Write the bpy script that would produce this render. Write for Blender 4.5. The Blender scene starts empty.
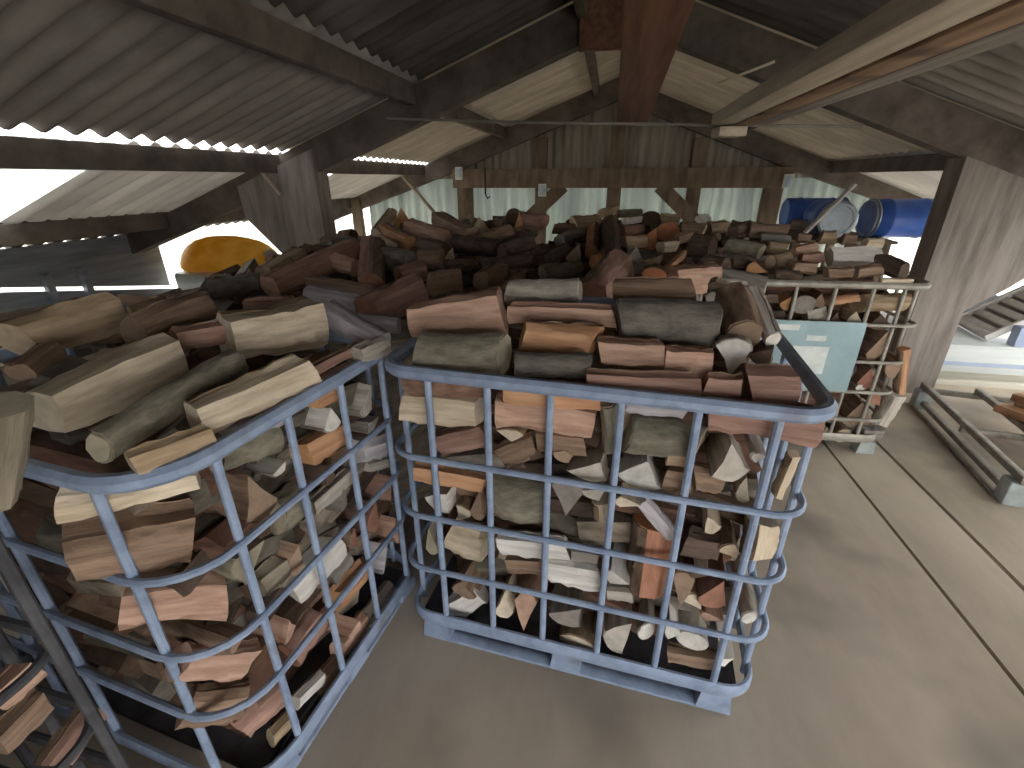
import bpy, bmesh, math, random
from mathutils import Vector, Matrix
PI = math.pi
CAM = dict(f=16.4980, h=1.6648, r=[0.981481, 0.19153, -0.003254], u=[-0.073903, 0.394274, 0.916016], f_dir=[-0.176728, 0.898812, -0.401128])
FRONT = dict(x=-0.6358, y=1.1912, ang=-0.08383, bars=[0.151, 0.334, 0.516, 0.706, 0.896, 1.08], rows=[1.15, 0.861, 0.631, 0.398, 0.155])
LEFT = dict(x=-0.8191, y=0.5140, ang=1.45008, rows=[1.13, 0.88, 0.645, 0.428, 0.12])
EDGE = dict(x=-0.9855, y=0.4649, ang=-1.61000, nx=-0.9992, ny=0.0392)
GROUPS = {'F': 'firewood packed in the middle cage', 'T': 'firewood heaped on the middle cage', 'M': 'firewood packed in the left cage', 'K': 'firewood heaped on the left cage', 'L': 'firewood in the left rear heap', 'C': 'firewood in the middle rear heap', 'R': 'firewood heaped on the right rear cage', 'B': 'firewood packed in the right rear cage', 'P': 'firewood in the left edge cage'}
LOGS = [
(-0.566,1.261,1.083,-0.321,1.24,1.109,0.041,0.039,1,0,'B','p','F',"pinkish barked log, second bay, top tier of middle cage"),
(-0.597,1.273,1.008,-0.339,1.251,1.016,0.051,0.048,1,0,'Q','c','F',"cream split block, second bay, top tier of middle cage"),
(-0.475,1.251,0.886,-0.326,1.239,0.946,0.039,0.037,1,0,'S','r','F',"reddish brown split log, second bay, top tier of middle cage"),
(-0.259,1.221,1.095,0.015,1.198,1.108,0.027,0.026,1,0,'S','o','F',"orange split log, third bay, top tier of middle cage"),
(-0.289,1.244,1.023,0.003,1.219,1.026,0.048,0.045,1,0,'S','p','F',"pinkish split log, third bay, top tier of middle cage"),
(-0.238,1.193,0.963,-0.216,1.462,0.963,0.023,0.023,2.29,180,'W','c','F',"cream wedge-shaped log end, third bay, top tier of middle cage"),
(-0.277,1.234,0.868,-0.168,1.224,0.933,0.038,0.037,1,0,'S','b','F',"brown split log, third bay, top tier of middle cage"),
(-0.153,1.217,0.952,-0.022,1.206,0.954,0.031,0.031,1,0,'S','b','F',"brown split log, fourth bay, top tier of middle cage"),
(0.024,1.197,1.094,0.044,1.196,0.945,0.026,0.027,1,0,'B','g','F',"olive grey barked log, fourth bay, top tier of middle cage"),
(0.009,1.172,0.885,0.031,1.441,0.885,0.039,0.039,1.58,20,'W','y','F',"pale grey wedge-shaped log end, fourth bay, top tier of middle cage"),
(-0.582,1.249,0.764,-0.329,1.228,0.762,0.028,0.027,1,0,'S','o','F',"orange split log, second bay, second tier of middle cage"),
(-0.483,1.213,0.675,-0.46,1.483,0.675,0.045,0.045,1.25,30,'W','w','F',"whitish wedge-shaped log end, first bay, second tier of middle cage"),
(-0.41,1.207,0.633,-0.387,1.476,0.633,0.03,0.03,1.25,200,'W','c','F',"cream wedge-shaped log end, second bay, second tier of middle cage"),
(-0.351,1.202,0.687,-0.329,1.472,0.687,0.051,0.051,0.57,0,'W','b','F',"brown wedge-shaped log end, second bay, second tier of middle cage"),
(-0.293,1.28,0.694,-0.132,1.266,0.716,0.083,0.081,1,0,'B','g','F',"olive grey barked log, third bay, second tier of middle cage"),
(-0.062,1.178,0.774,-0.04,1.447,0.774,0.061,0.061,0.94,180,'W','k','F',"dark grey wedge-shaped log end, fourth bay, second tier of middle cage"),
(0.02,1.171,0.806,0.042,1.44,0.806,0.027,0.027,1.5,40,'W','y','F',"pale grey wedge-shaped log end, fourth bay, second tier of middle cage"),
(0.039,1.198,0.773,0.05,1.198,0.708,0.028,0.029,1,0,'S','c','F',"cream split log, fourth bay, second tier of middle cage"),
(0.076,1.202,1.113,0.241,1.188,1.111,0.036,0.035,1,0,'S','l','F',"lilac grey split log, fifth bay, top tier of middle cage"),
(0.09,1.217,1.001,0.298,1.2,1.012,0.053,0.05,1,0,'B','g','F',"olive grey barked log, fifth bay, top tier of middle cage"),
(0.145,1.161,0.899,0.167,1.43,0.899,0.043,0.043,1.63,10,'W','w','F',"whitish wedge-shaped log end, fifth bay, top tier of middle cage"),
(0.207,1.178,0.953,0.266,1.173,0.957,0.02,0.02,1,0,'S','t','F',"tan split log, fifth bay, top tier of middle cage"),
(0.216,1.189,0.889,0.282,1.184,0.891,0.034,0.034,1,0,'S','b','F',"brown split log, fifth bay, top tier of middle cage"),
(0.291,1.194,1.104,0.544,1.172,1.092,0.046,0.044,1,0,'S','r','F',"reddish brown split log, sixth bay, top tier of middle cage"),
(0.366,1.142,0.975,0.389,1.411,0.975,0.053,0.053,0.94,-10,'W','y','F',"pale grey wedge-shaped log end, sixth bay, top tier of middle cage"),
(0.286,1.181,0.899,0.357,1.175,0.9,0.032,0.032,1,0,'S','b','F',"brown split log, sixth bay, top tier of middle cage"),
(0.409,1.139,0.897,0.432,1.408,0.897,0.042,0.042,0.46,0,'W','c','F',"cream wedge-shaped log end, sixth bay, top tier of middle cage"),
(0.428,1.137,1.004,0.451,1.406,1.004,0.019,0.019,1,70,'W','w','F',"whitish wedge-shaped log end, sixth bay, top tier of middle cage"),
(0.511,1.152,1.015,0.497,1.153,0.882,0.013,0.013,1,0,'S','c','F',"cream split log, seventh bay, top tier of middle cage"),
(0.152,1.182,0.796,0.251,1.174,0.687,0.021,0.021,1,0,'S','l','F',"lilac grey split log, fifth bay, second tier of middle cage"),
(0.114,1.163,0.792,0.136,1.432,0.792,0.02,0.02,1.83,90,'W','c','F',"cream wedge-shaped log end, fifth bay, second tier of middle cage"),
(0.203,1.218,0.697,0.208,1.218,0.431,0.06,0.064,1,0,'S','x','F',"rust coloured split log, fifth bay, third tier of middle cage"),
(0.293,1.184,0.674,0.395,1.176,0.67,0.036,0.036,1,0,'S','d','F',"dark brown split log, sixth bay, second tier of middle cage"),
(0.347,1.144,0.765,0.37,1.413,0.765,0.033,0.033,0.81,-30,'W','c','F',"cream wedge-shaped log end, sixth bay, second tier of middle cage"),
(0.483,1.17,0.785,0.488,1.17,0.665,0.037,0.038,1,0,'S','c','F',"cream split log, seventh bay, second tier of middle cage"),
(0.414,1.138,0.683,0.436,1.407,0.683,0.032,0.032,1,140,'W','t','F',"tan wedge-shaped log end, sixth bay, second tier of middle cage"),
(-0.474,1.273,0.505,-0.331,1.261,0.478,0.061,0.06,1,0,'S','c','F',"cream split log, second bay, third tier of middle cage"),
(-0.275,1.235,0.519,-0.052,1.216,0.546,0.04,0.038,1,0,'S','w','F',"whitish split log, third bay, third tier of middle cage"),
(-0.248,1.228,0.438,-0.133,1.218,0.46,0.035,0.034,1,0,'S','b','F',"brown split log, third bay, third tier of middle cage"),
(-0.102,1.226,0.451,0.053,1.213,0.46,0.045,0.044,1,0,'S','w','F',"whitish split log, fourth bay, third tier of middle cage"),
(-0.041,1.198,0.546,0.048,1.191,0.552,0.022,0.021,1,0,'S','k','F',"dark grey split log, fourth bay, third tier of middle cage"),
(-0.534,1.218,0.482,-0.511,1.487,0.482,0.067,0.067,0.47,0,'W','g','F',"olive grey wedge-shaped log end, first bay, third tier of middle cage"),
(0.11,1.164,0.49,0.133,1.433,0.49,0.032,0.032,1.11,90,'W','w','F',"whitish wedge-shaped log end, fifth bay, third tier of middle cage"),
(0.09,1.189,0.409,0.166,1.183,0.419,0.024,0.023,1,0,'S','y','F',"pale grey split log, fifth bay, third tier of middle cage"),
(0.307,1.147,0.509,0.33,1.416,0.509,0.058,0.058,0.71,180,'W','b','F',"brown wedge-shaped log end, sixth bay, third tier of middle cage"),
(0.345,1.144,0.466,0.368,1.413,0.466,0.029,0.029,1.59,150,'W','c','F',"cream wedge-shaped log end, sixth bay, third tier of middle cage"),
(0.4,1.139,0.516,0.423,1.408,0.516,0.061,0.061,0.86,20,'W','r','F',"reddish brown wedge-shaped log end, sixth bay, third tier of middle cage"),
(0.405,1.139,0.416,0.427,1.408,0.416,0.021,0.021,1.5,80,'W','p','F',"pinkish wedge-shaped log end, sixth bay, third tier of middle cage"),
(0.504,1.131,0.448,0.526,1.4,0.448,0.03,0.03,0.67,0,'D','w','F',"whitish round log end, seventh bay, third tier of middle cage"),
(-0.426,1.209,0.294,-0.404,1.478,0.294,0.049,0.049,1.25,0,'W','b','F',"brown wedge-shaped log end, second bay, bottom tier of middle cage"),
(-0.475,1.255,0.14,-0.362,1.245,0.257,0.043,0.041,1,0,'S','w','F',"whitish split log, second bay, bottom tier of middle cage"),
(-0.267,1.195,0.263,-0.245,1.464,0.263,0.056,0.056,0.68,0,'W','c','F',"cream wedge-shaped log end, third bay, bottom tier of middle cage"),
(-0.19,1.189,0.248,-0.167,1.458,0.248,0.084,0.084,0.55,180,'W','p','F',"pinkish wedge-shaped log end, third bay, bottom tier of middle cage"),
(-0.031,1.176,0.284,-0.008,1.445,0.284,0.064,0.064,1.21,30,'W','k','F',"dark grey wedge-shaped log end, fourth bay, bottom tier of middle cage"),
(0.001,1.173,0.146,0.023,1.442,0.146,0.064,0.064,1.06,0,'D','c','F',"cream round log end, fourth bay, bottom tier of middle cage"),
(0.138,1.161,0.244,0.16,1.43,0.244,0.072,0.072,0.71,40,'W','y','F',"pale grey wedge-shaped log end, fifth bay, bottom tier of middle cage"),
(0.221,1.154,0.292,0.244,1.423,0.292,0.044,0.044,0.54,0,'D','w','F',"whitish round log end, fifth bay, bottom tier of middle cage"),
(0.363,1.142,0.299,0.385,1.412,0.299,0.031,0.031,1.53,0,'D','w','F',"whitish round log end, sixth bay, bottom tier of middle cage"),
(0.302,1.148,0.32,0.325,1.417,0.32,0.036,0.036,0.65,90,'W','w','F',"whitish wedge-shaped log end, sixth bay, bottom tier of middle cage"),
(0.305,1.175,0.192,0.457,1.162,0.21,0.028,0.027,1,0,'S','b','F',"brown split log, sixth bay, bottom tier of middle cage"),
(0.477,1.133,0.243,0.499,1.402,0.243,0.032,0.032,0.67,60,'W','w','F',"whitish wedge-shaped log end, seventh bay, bottom tier of middle cage"),
(-0.072,1.179,0.925,-0.049,1.448,0.925,0.029,0.029,1.22,45,'W','b','F',"brown wedge-shaped log end, fourth bay, top tier of middle cage"),
(0.171,1.159,0.589,0.194,1.428,0.589,0.052,0.052,0.47,0,'W','d','F',"dark brown wedge-shaped log end, fifth bay, third tier of middle cage"),
(0.346,1.144,0.577,0.369,1.413,0.577,0.023,0.023,1.29,90,'W','d','F',"dark brown wedge-shaped log end, sixth bay, third tier of middle cage"),
(0.074,1.167,0.251,0.096,1.436,0.251,0.042,0.042,0.68,0,'W','d','F',"dark brown wedge-shaped log end, fifth bay, bottom tier of middle cage"),
(-0.158,1.186,0.911,-0.136,1.455,0.911,0.023,0.023,1,90,'W','d','F',"dark brown wedge-shaped log end, third bay, top tier of middle cage"),
(-0.615,1.424,1.238,-0.317,1.466,1.268,0.048,0.079,1,0,'S','p','T',"large pinkish split log with a pointed end, top left of the middle cage"),
(-0.545,1.285,1.179,-0.268,1.287,1.19,0.061,0.059,1,0,'B','g','T',"fat round olive grey log lying on the near rim of the middle cage"),
(-0.323,1.56,1.31,-0.074,1.57,1.324,0.036,0.035,1,0,'B','y','T',"pale grey log behind the topmost pinkish ones on the middle cage"),
(-0.286,1.457,1.266,0.038,1.445,1.272,0.032,0.031,1,0,'S','p','T',"long pinkish log lying right on the orange one on the middle cage"),
(-0.235,1.357,1.222,-0.008,1.343,1.225,0.042,0.041,1,0,'S','o','T',"bright orange split log in the heap on the middle cage"),
(-0.239,1.246,1.172,-0.019,1.251,1.183,0.032,0.031,1,0,'B','k','T',"dark barked log squeezed under the orange one on the middle cage"),
(0.006,1.304,1.208,0.169,1.299,1.211,0.044,0.043,1,0,'S','p','T',"orange pink split log beside the bright orange one on the middle cage"),
(0.179,1.281,1.204,0.302,1.278,1.207,0.038,0.037,1,0,'S','p','T',"short pinkish log below the big grey log on the middle cage"),
(-0.021,1.198,1.159,0.259,1.198,1.17,0.027,0.026,1,0,'S','r','T',"long reddish log lying along the near rim of the middle cage"),
(0.05,1.427,1.265,0.319,1.416,1.27,0.067,0.064,1,0,'B','k','T',"big grey barked log on the right of the heap on the middle cage"),
(0.394,1.538,1.328,0.409,1.367,1.251,0.061,0.056,1,0,'B','b','T',"brown barked log standing aslant at the right end of the middle cage"),
(0.455,1.562,1.34,0.473,1.361,1.251,0.022,0.02,1,0,'S','w','T',"thin cream split edge beside the slanting brown log on the middle cage"),
(0.36,1.295,1.217,0.413,1.487,1.197,0.051,0.051,1.06,180,'W','w','T',"cream wedge-shaped log end pointing down on the right of the middle cage"),
(0.383,1.204,1.177,0.48,1.203,1.18,0.048,0.047,1,0,'S','r','T',"dark reddish block at the far right rim corner of the middle cage"),
(0.276,1.202,1.172,0.369,1.2,1.175,0.029,0.028,1,0,'S','r','T',"short reddish log left of the corner block on the middle cage"),
(0.442,1.301,1.223,0.506,1.491,1.203,0.03,0.03,1.1,30,'W','d','T',"dark log end behind the cream wedge on the middle cage"),
(0.367,1.581,1.345,0.412,1.776,1.325,0.024,0.024,1.71,90,'W','c','T',"cream log end above the big grey log's right end on the middle cage"),
(0.329,1.506,1.311,0.372,1.702,1.291,0.034,0.034,0.7,180,'W','y','T',"pale wedge at the right tip of the big grey log, middle cage"),
(-1.116,0.66,1.228,-1.121,0.979,1.237,0.045,0.058,1,0,'Q','c','K',"long pale beam-like log farthest left on the left cage"),
(-0.945,0.614,1.189,-0.971,1.023,1.206,0.03,0.042,1,0,'B','g','K',"long olive grey log between tan ones on the left cage"),
(-1.092,1.147,1.235,-0.968,1.415,1.215,0.072,0.084,1,0,'S','c','K',"big cream log with a long crack on the left cage"),
(-0.87,0.768,1.177,-0.805,1.081,1.171,0.042,0.053,1,0,'S','c','K',"cream split log lying along the near rim of the left cage"),
(-0.861,0.605,1.171,-0.812,0.74,1.163,0.021,0.023,1,0,'S','t','K',"tan log against the near rim corner of the left cage"),
(-1.177,1.054,1.251,-1.118,1.163,1.241,0.032,0.035,1,0,'S','r','K',"reddish log between the tan and cream ones on the left cage"),
(-2.074,1.487,1.083,-1.833,1.586,1.092,0.041,0.042,1,0,'B','b','L',"brown barked log in the shadow behind the left cage's heap"),
(-2.018,1.73,1.105,-1.854,1.86,1.117,0.04,0.042,1,0,'B','k','L',"grey barked log in the shadow behind the left cage's heap"),
(-0.798,1.079,1.169,-0.764,1.313,1.168,0.014,0.017,1,0,'S','r','K',"thin reddish stick by the rim of the left cage"),
(-0.981,1.514,1.221,-0.717,1.388,1.16,0.042,0.039,1,0,'S','l','K',"lilac grey log right of the big cream one, left cage"),
(-2.186,1.312,1.067,-2.121,1.459,1.08,0.041,0.043,1,0,'B','k','L',"dark grey log at the hazy far left of the left rear heap"),
(-2.583,1.552,1.089,-2.391,1.693,1.102,0.037,0.038,1,0,'B','b','L',"brown barked log below the bright slit at the far left edge"),
(-0.737,1.254,1.161,-0.703,1.37,1.156,0.027,0.029,1,0,'S','y','K',"short pale log at the far rim corner of the left cage"),
(-1.284,0.753,1.267,-1.323,0.85,1.278,0.023,0.025,1,0,'S','b','K',"short brown log behind the long tan one on the left cage"),
(-1.022,0.571,1.081,-0.857,0.725,1.055,0.037,0.02,1,0,'S','c','M',"cream split log, first bay, top tier of left cage"),
(-1.058,0.57,0.958,-0.906,0.709,0.922,0.059,0.068,1,0,'S','b','M',"brown split log, first bay, top tier of left cage"),
(-1.011,0.594,0.792,-0.891,0.723,0.712,0.048,0.055,1,0,'S','p','M',"pinkish split log, first bay, second tier of left cage"),
(-0.956,0.609,0.58,-0.882,0.724,0.465,0.04,0.046,1,0,'S','p','M',"pinkish split log, first bay, third tier of left cage"),
(-0.911,0.646,0.276,-0.865,0.758,0.279,0.039,0.042,1,0,'S','r','M',"reddish brown split log, first bay, bottom tier of left cage"),
(-0.864,0.781,1.079,-0.843,0.952,1.042,0.039,0.045,1,0,'B','g','M',"olive grey barked log, second bay, top tier of left cage"),
(-0.841,0.81,1.12,-0.822,0.964,1.095,0.021,0.024,1,0,'S','l','M',"lilac grey split log, second bay, top tier of left cage"),
(-0.816,0.827,0.929,-1.084,0.86,0.929,0.059,0.059,0.94,0,'W','b','M',"brown wedge-shaped log end, second bay, top tier of left cage"),
(-0.805,0.918,0.961,-1.073,0.95,0.961,0.017,0.017,1.8,40,'W','w','M',"whitish wedge-shaped log end, second bay, top tier of left cage"),
(-0.863,0.904,0.804,-0.851,1,0.8,0.054,0.057,1,0,'B','g','M',"olive grey barked log, second bay, second tier of left cage"),
(-0.83,1.024,0.936,-0.809,1.196,0.914,0.036,0.04,1,0,'S','o','M',"lower orange split log of two, third bay, top tier of left cage"),
(-0.779,1.132,0.996,-1.047,1.164,0.996,0.035,0.035,1.22,10,'W','w','M',"whitish wedge-shaped log end, third bay, top tier of left cage"),
(-0.812,1.092,1.076,-0.799,1.191,1.071,0.026,0.028,1,0,'S','o','M',"upper orange split log of two, third bay, top tier of left cage"),
(-0.757,1.315,0.971,-1.025,1.347,0.971,0.057,0.057,0.85,20,'W','y','M',"pale grey wedge-shaped log end, fourth bay, top tier of left cage"),
(-0.755,1.331,0.878,-1.023,1.363,0.878,0.027,0.027,1.67,80,'W','w','M',"whitish wedge-shaped log end, fourth bay, top tier of left cage"),
(-0.815,1.262,0.808,-0.797,1.416,0.751,0.049,0.054,1,0,'S','l','M',"lilac grey split log, fourth bay, second tier of left cage"),
(-0.783,1.288,0.724,-0.763,1.452,0.656,0.018,0.02,1,0,'S','y','M',"pale grey split log, fourth bay, second tier of left cage"),
(-0.819,1.012,0.759,-0.796,1.201,0.756,0.023,0.026,1,0,'S','y','M',"pale grey split log, third bay, second tier of left cage"),
(-0.858,0.888,0.534,-0.835,1.083,0.539,0.046,0.052,1,0,'S','w','M',"whitish split log, third bay, third tier of left cage"),
(-0.764,1.256,0.526,-1.032,1.288,0.526,0.048,0.048,1.1,40,'W','r','M',"reddish brown wedge-shaped log end, fourth bay, third tier of left cage"),
(-0.831,1.032,0.348,-0.812,1.192,0.326,0.037,0.041,1,0,'S','o','M',"orange split log, third bay, bottom tier of left cage"),
(-0.861,0.828,0.335,-0.845,0.961,0.351,0.043,0.047,1,0,'S','r','M',"reddish brown split log, second bay, bottom tier of left cage"),
(-0.844,0.785,0.181,-0.83,0.897,0.143,0.02,0.022,1,0,'S','w','M',"whitish split log, second bay, bottom tier of left cage"),
(-0.787,1.072,0.174,-1.055,1.105,0.174,0.028,0.028,1.33,30,'W','p','M',"pinkish wedge-shaped log end, third bay, bottom tier of left cage"),
(-0.76,1.289,0.294,-1.028,1.322,0.294,0.061,0.061,0.67,20,'W','l','M',"lilac grey wedge-shaped log end, fourth bay, bottom tier of left cage"),
(-0.78,1.126,0.702,-1.048,1.159,0.702,0.038,0.038,0.89,0,'W','k','M',"dark grey wedge-shaped log end, third bay, second tier of left cage"),
(-0.824,0.762,0.786,-1.092,0.794,0.786,0.059,0.059,0.78,70,'W','g','M',"olive grey wedge-shaped log end, second bay, second tier of left cage"),
(-0.808,0.892,0.665,-1.077,0.924,0.665,0.056,0.056,0.6,20,'W','b','M',"brown wedge-shaped log end, second bay, second tier of left cage"),
(-0.818,0.817,0.47,-1.086,0.849,0.47,0.041,0.041,0.82,0,'W','p','M',"pinkish wedge-shaped log end, second bay, third tier of left cage"),
(-0.748,1.387,0.567,-1.016,1.42,0.567,0.055,0.055,0.64,0,'W','r','M',"reddish brown wedge-shaped log end, fifth bay, third tier of left cage"),
(-0.778,1.14,0.523,-1.046,1.172,0.523,0.045,0.045,0.7,150,'W','r','M',"reddish brown wedge-shaped log end, third bay, third tier of left cage"),
(-0.858,0.782,0.667,-0.848,0.862,0.653,0.034,0.037,1,0,'S','g','M',"olive grey split log, second bay, second tier of left cage"),
(-0.785,1.082,0.83,-1.053,1.115,0.83,0.032,0.032,0.88,0,'W','d','M',"dark brown wedge-shaped log end, third bay, second tier of left cage"),
(-0.834,0.678,0.601,-1.103,0.71,0.601,0.029,0.029,1.11,90,'W','b','M',"brown wedge-shaped log end, first bay, third tier of left cage"),
(-0.974,0.599,0.432,-0.89,0.685,0.349,0.039,0.043,1,0,'S','b','M',"brown split log, first bay, bottom tier of left cage"),
(-0.748,1.391,0.358,-1.016,1.424,0.358,0.063,0.063,0.42,0,'W','p','M',"pinkish wedge-shaped log end, fifth bay, bottom tier of left cage"),
(-0.827,1,0.146,-0.809,1.147,0.123,0.03,0.032,1,0,'S','p','M',"pinkish split log, third bay, bottom tier of left cage"),
(-0.838,0.873,0.127,-0.822,1.005,0.097,0.026,0.028,1,0,'S','b','M',"brown split log, second bay, bottom tier of left cage"),
(-0.808,1.157,0.11,-0.787,1.329,0.097,0.03,0.032,1,0,'S','y','M',"pale grey split log, fourth bay, bottom tier of left cage"),
(-0.868,0.696,0.154,-0.846,0.776,0.146,0.023,0.024,1,0,'S','t','M',"tan split log, first bay, bottom tier of left cage"),
(-0.824,1.021,0.462,-0.813,1.113,0.462,0.03,0.031,1,0,'S','k','M',"dark grey split log, third bay, third tier of left cage"),
(-1.057,0.364,0.781,-1.054,0.425,0.786,0.026,0.028,1,0,'S','p','P',"pinkish brown log low in the shadowy cage at the left edge"),
(-1.056,0.336,0.695,-1.053,0.421,0.708,0.025,0.027,1,0,'S','b','P',"brown log at the bottom of the shadowy cage at the left edge"),
(-1.055,0.381,0.553,-1.051,0.472,0.579,0.025,0.027,1,0,'S','r','P',"reddish log nearest the corner of the shadowy cage at the left edge"),
(-0.981,0.473,1.16,-0.886,0.493,1.345,0.03,0.033,1,0,'B','g','P',"upright olive grey log end cut off by the left picture edge"),
(-1.773,3.544,1.272,-2.069,4.522,1.362,0.041,0.052,1,0,'S','c','L',"cream split log, along crest of left rear heap"),
(-1.855,4.257,1.338,-1.935,4.44,1.318,0.097,0.097,1.06,0,'W','o','L',"orange wedge-shaped log end, first from left of 2, along crest of left rear heap"),
(-1.744,3.665,1.283,-1.359,3.232,1.243,0.061,0.054,1,0,'S','o','L',"orange split log, on upper slope of left rear heap"),
(-1.689,3.368,1.256,-1.45,3.13,1.234,0.035,0.033,1,0,'S','c','L',"cream split log, on upper slope of left rear heap"),
(-1.587,3.803,1.296,-1.168,3.416,1.26,0.073,0.065,1,0,'S','p','L',"pinkish split log, on upper slope of left rear heap"),
(-1.433,4.085,1.322,-0.978,3.468,1.265,0.082,0.069,1,0,'S','b','L',"brown split log, along crest of left rear heap"),
(-1.368,2.806,1.204,-1.162,2.754,1.199,0.07,0.068,1,0,'B','k','L',"dark grey barked log, on middle slope of left rear heap"),
(-1.155,2.804,1.204,-1,2.845,1.208,0.059,0.059,1,0,'S','b','L',"brown split log, first from left of 2, on middle slope of left rear heap"),
(-0.975,2.951,1.217,-1.022,3.093,1.197,0.049,0.049,0.77,20,'W','t','L',"tan wedge-shaped log end, on middle slope of left rear heap"),
(-1.544,3.031,1.225,-1.176,2.227,1.151,0.088,0.067,1,0,'S','r','L',"reddish brown split log, first from left of 2, on middle slope of left rear heap"),
(-1.021,1.878,1.119,-0.934,2.207,1.149,0.073,0.083,1,0,'S','r','L',"reddish brown split log, at foot of left rear heap"),
(-0.888,2.314,1.159,-0.752,2.421,1.169,0.055,0.057,1,0,'S','b','L',"brown split log, second from left of 2, at foot of left rear heap"),
(-0.64,2.416,1.168,-0.566,2.6,1.185,0.047,0.05,1,0,'S','b','L',"brown split log, second from left of 2, on middle slope of left rear heap"),
(-1.723,2.176,1.146,-1.676,2.989,1.221,0.062,0.079,1,0,'S','p','L',"pinkish split log, first from left of 2, on middle slope of left rear heap"),
(-1.881,2.344,1.162,-1.954,2.795,1.203,0.053,0.061,1,0,'S','t','L',"tan split log, on middle slope of left rear heap"),
(-1.87,2.581,1.183,-1.987,2.743,1.163,0.064,0.064,1.11,0,'W','d','L',"dark brown wedge-shaped log end, on middle slope of left rear heap"),
(-2.022,2.087,1.138,-1.826,2.235,1.152,0.046,0.048,1,0,'B','k','L',"dark grey barked log, at foot of left rear heap"),
(-1.929,2.298,1.157,-2.058,2.452,1.137,0.046,0.046,1.14,0,'W','r','L',"reddish brown wedge-shaped log end, on middle slope of left rear heap"),
(-1.527,2.253,1.153,-1.095,2.138,1.143,0.044,0.041,1,0,'S','b','L',"brown split log, first from left of 2, at foot of left rear heap"),
(-1.412,2.067,1.136,-1.092,1.962,1.126,0.052,0.049,1,0,'S','l','L',"lilac grey split log, first from left of 2, at foot of left rear heap"),
(-1.018,1.769,1.109,-0.82,1.751,1.107,0.033,0.032,1,0,'S','l','L',"lilac grey split log, second from left of 2, at foot of left rear heap"),
(-1.037,3.932,1.308,-1.088,4.125,1.288,0.068,0.068,1.29,0,'W','t','L',"tan wedge-shaped log end, first from left of 2, along crest of left rear heap"),
(-0.837,4.375,1.349,-0.874,4.572,1.329,0.069,0.069,1,0,'D','d','L',"dark brown round log end, along crest of left rear heap"),
(-0.747,4.134,1.326,-0.774,4.282,1.306,0.08,0.08,0.5,0,'W','o','L',"orange wedge-shaped log end, second from left of 2, along crest of left rear heap"),
(-0.73,4.231,1.335,-0.527,4.15,1.328,0.061,0.06,1,0,'S','r','L',"reddish brown split log, along crest of left rear heap"),
(-0.827,3.741,1.29,-0.87,3.936,1.27,0.055,0.055,1.17,60,'W','t','L',"tan wedge-shaped log end, second from left of 2, along crest of left rear heap"),
(-1.054,3.293,1.249,-0.716,3.172,1.238,0.058,0.055,1,0,'B','d','L',"dark brown barked log, first from left of 2, on upper slope of left rear heap"),
(-0.887,3.408,1.259,-0.756,3.708,1.287,0.043,0.045,1,0,'S','b','L',"brown split log, on upper slope of left rear heap"),
(-0.678,3.063,1.228,-0.526,3.343,1.254,0.05,0.053,1,0,'B','d','L',"dark brown barked log, second from left of 2, on upper slope of left rear heap"),
(-1.294,3.238,1.244,-1.06,3.109,1.232,0.042,0.04,1,0,'S','d','L',"dark brown split log, on upper slope of left rear heap"),
(-1.124,2.453,1.172,-1.015,2.568,1.182,0.049,0.051,1,0,'S','r','L',"reddish brown split log, second from left of 2, on middle slope of left rear heap"),
(-0.915,2.644,1.189,-0.751,2.73,1.197,0.041,0.042,1,0,'B','d','L',"dark brown barked log, on middle slope of left rear heap"),
(-0.602,2.769,1.201,-0.452,2.88,1.211,0.035,0.036,1,0,'S','d','L',"dark brown split log, on middle slope of left rear heap"),
(-1.652,2.7,1.194,-1.444,2.584,1.184,0.051,0.049,1,0,'S','p','L',"pinkish split log, second from left of 2, on middle slope of left rear heap"),
(-0.366,2.748,1.153,-0.16,2.892,1.158,0.045,0.046,1,0,'B','g','C',"olive grey barked log, first from left of 2, at foot of middle rear heap"),
(-0.05,2.222,1.138,0.077,2.987,1.161,0.084,0.108,1,0,'S','r','C',"reddish brown split log, at foot of middle rear heap"),
(-0.208,3.394,1.173,-0.22,3.594,1.153,0.083,0.083,0.75,20,'W','t','C',"tan wedge-shaped log end, first from left of 2, on middle slope of middle rear heap"),
(-0.147,4.89,1.218,-0.109,3.53,1.177,0.064,0.047,1,0,'S','o','C',"orange split log, on upper slope of middle rear heap"),
(0.036,4.912,1.218,0.059,3.177,1.166,0.115,0.077,1,0,'B','d','C',"dark brown barked log, first from left of 3, on middle slope of middle rear heap"),
(0.133,4.033,1.192,0.294,4.107,1.194,0.048,0.048,1,0,'S','t','C',"tan split log, first from left of 2, on upper slope of middle rear heap"),
(0.202,3.414,1.173,0.214,3.613,1.153,0.061,0.061,1.13,0,'W','y','C',"pale grey wedge-shaped log end, on middle slope of middle rear heap"),
(0.358,4.226,1.198,0.374,4.425,1.178,0.089,0.089,1.06,20,'W','x','C',"rust coloured wedge-shaped log end, on upper slope of middle rear heap"),
(0.54,4.683,1.212,0.562,4.882,1.192,0.086,0.086,1.19,0,'D','x','C',"rust coloured round log end, on upper slope of middle rear heap"),
(0.396,3.821,1.186,0.512,3.883,1.188,0.04,0.041,1,0,'S','c','C',"cream split log, on middle slope of middle rear heap"),
(0.352,2.969,1.16,0.527,3.538,1.177,0.021,0.025,1,0,'S','o','C',"orange split log, second from left of 2, on middle slope of middle rear heap"),
(0.313,3.214,1.167,0.332,3.413,1.147,0.057,0.057,1.2,40,'W','t','C',"tan wedge-shaped log end, second from left of 2, on middle slope of middle rear heap"),
(0.257,2.618,1.15,0.282,2.866,1.13,0.082,0.082,0.92,180,'W','x','C',"rust coloured wedge-shaped log end, at foot of middle rear heap"),
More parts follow.
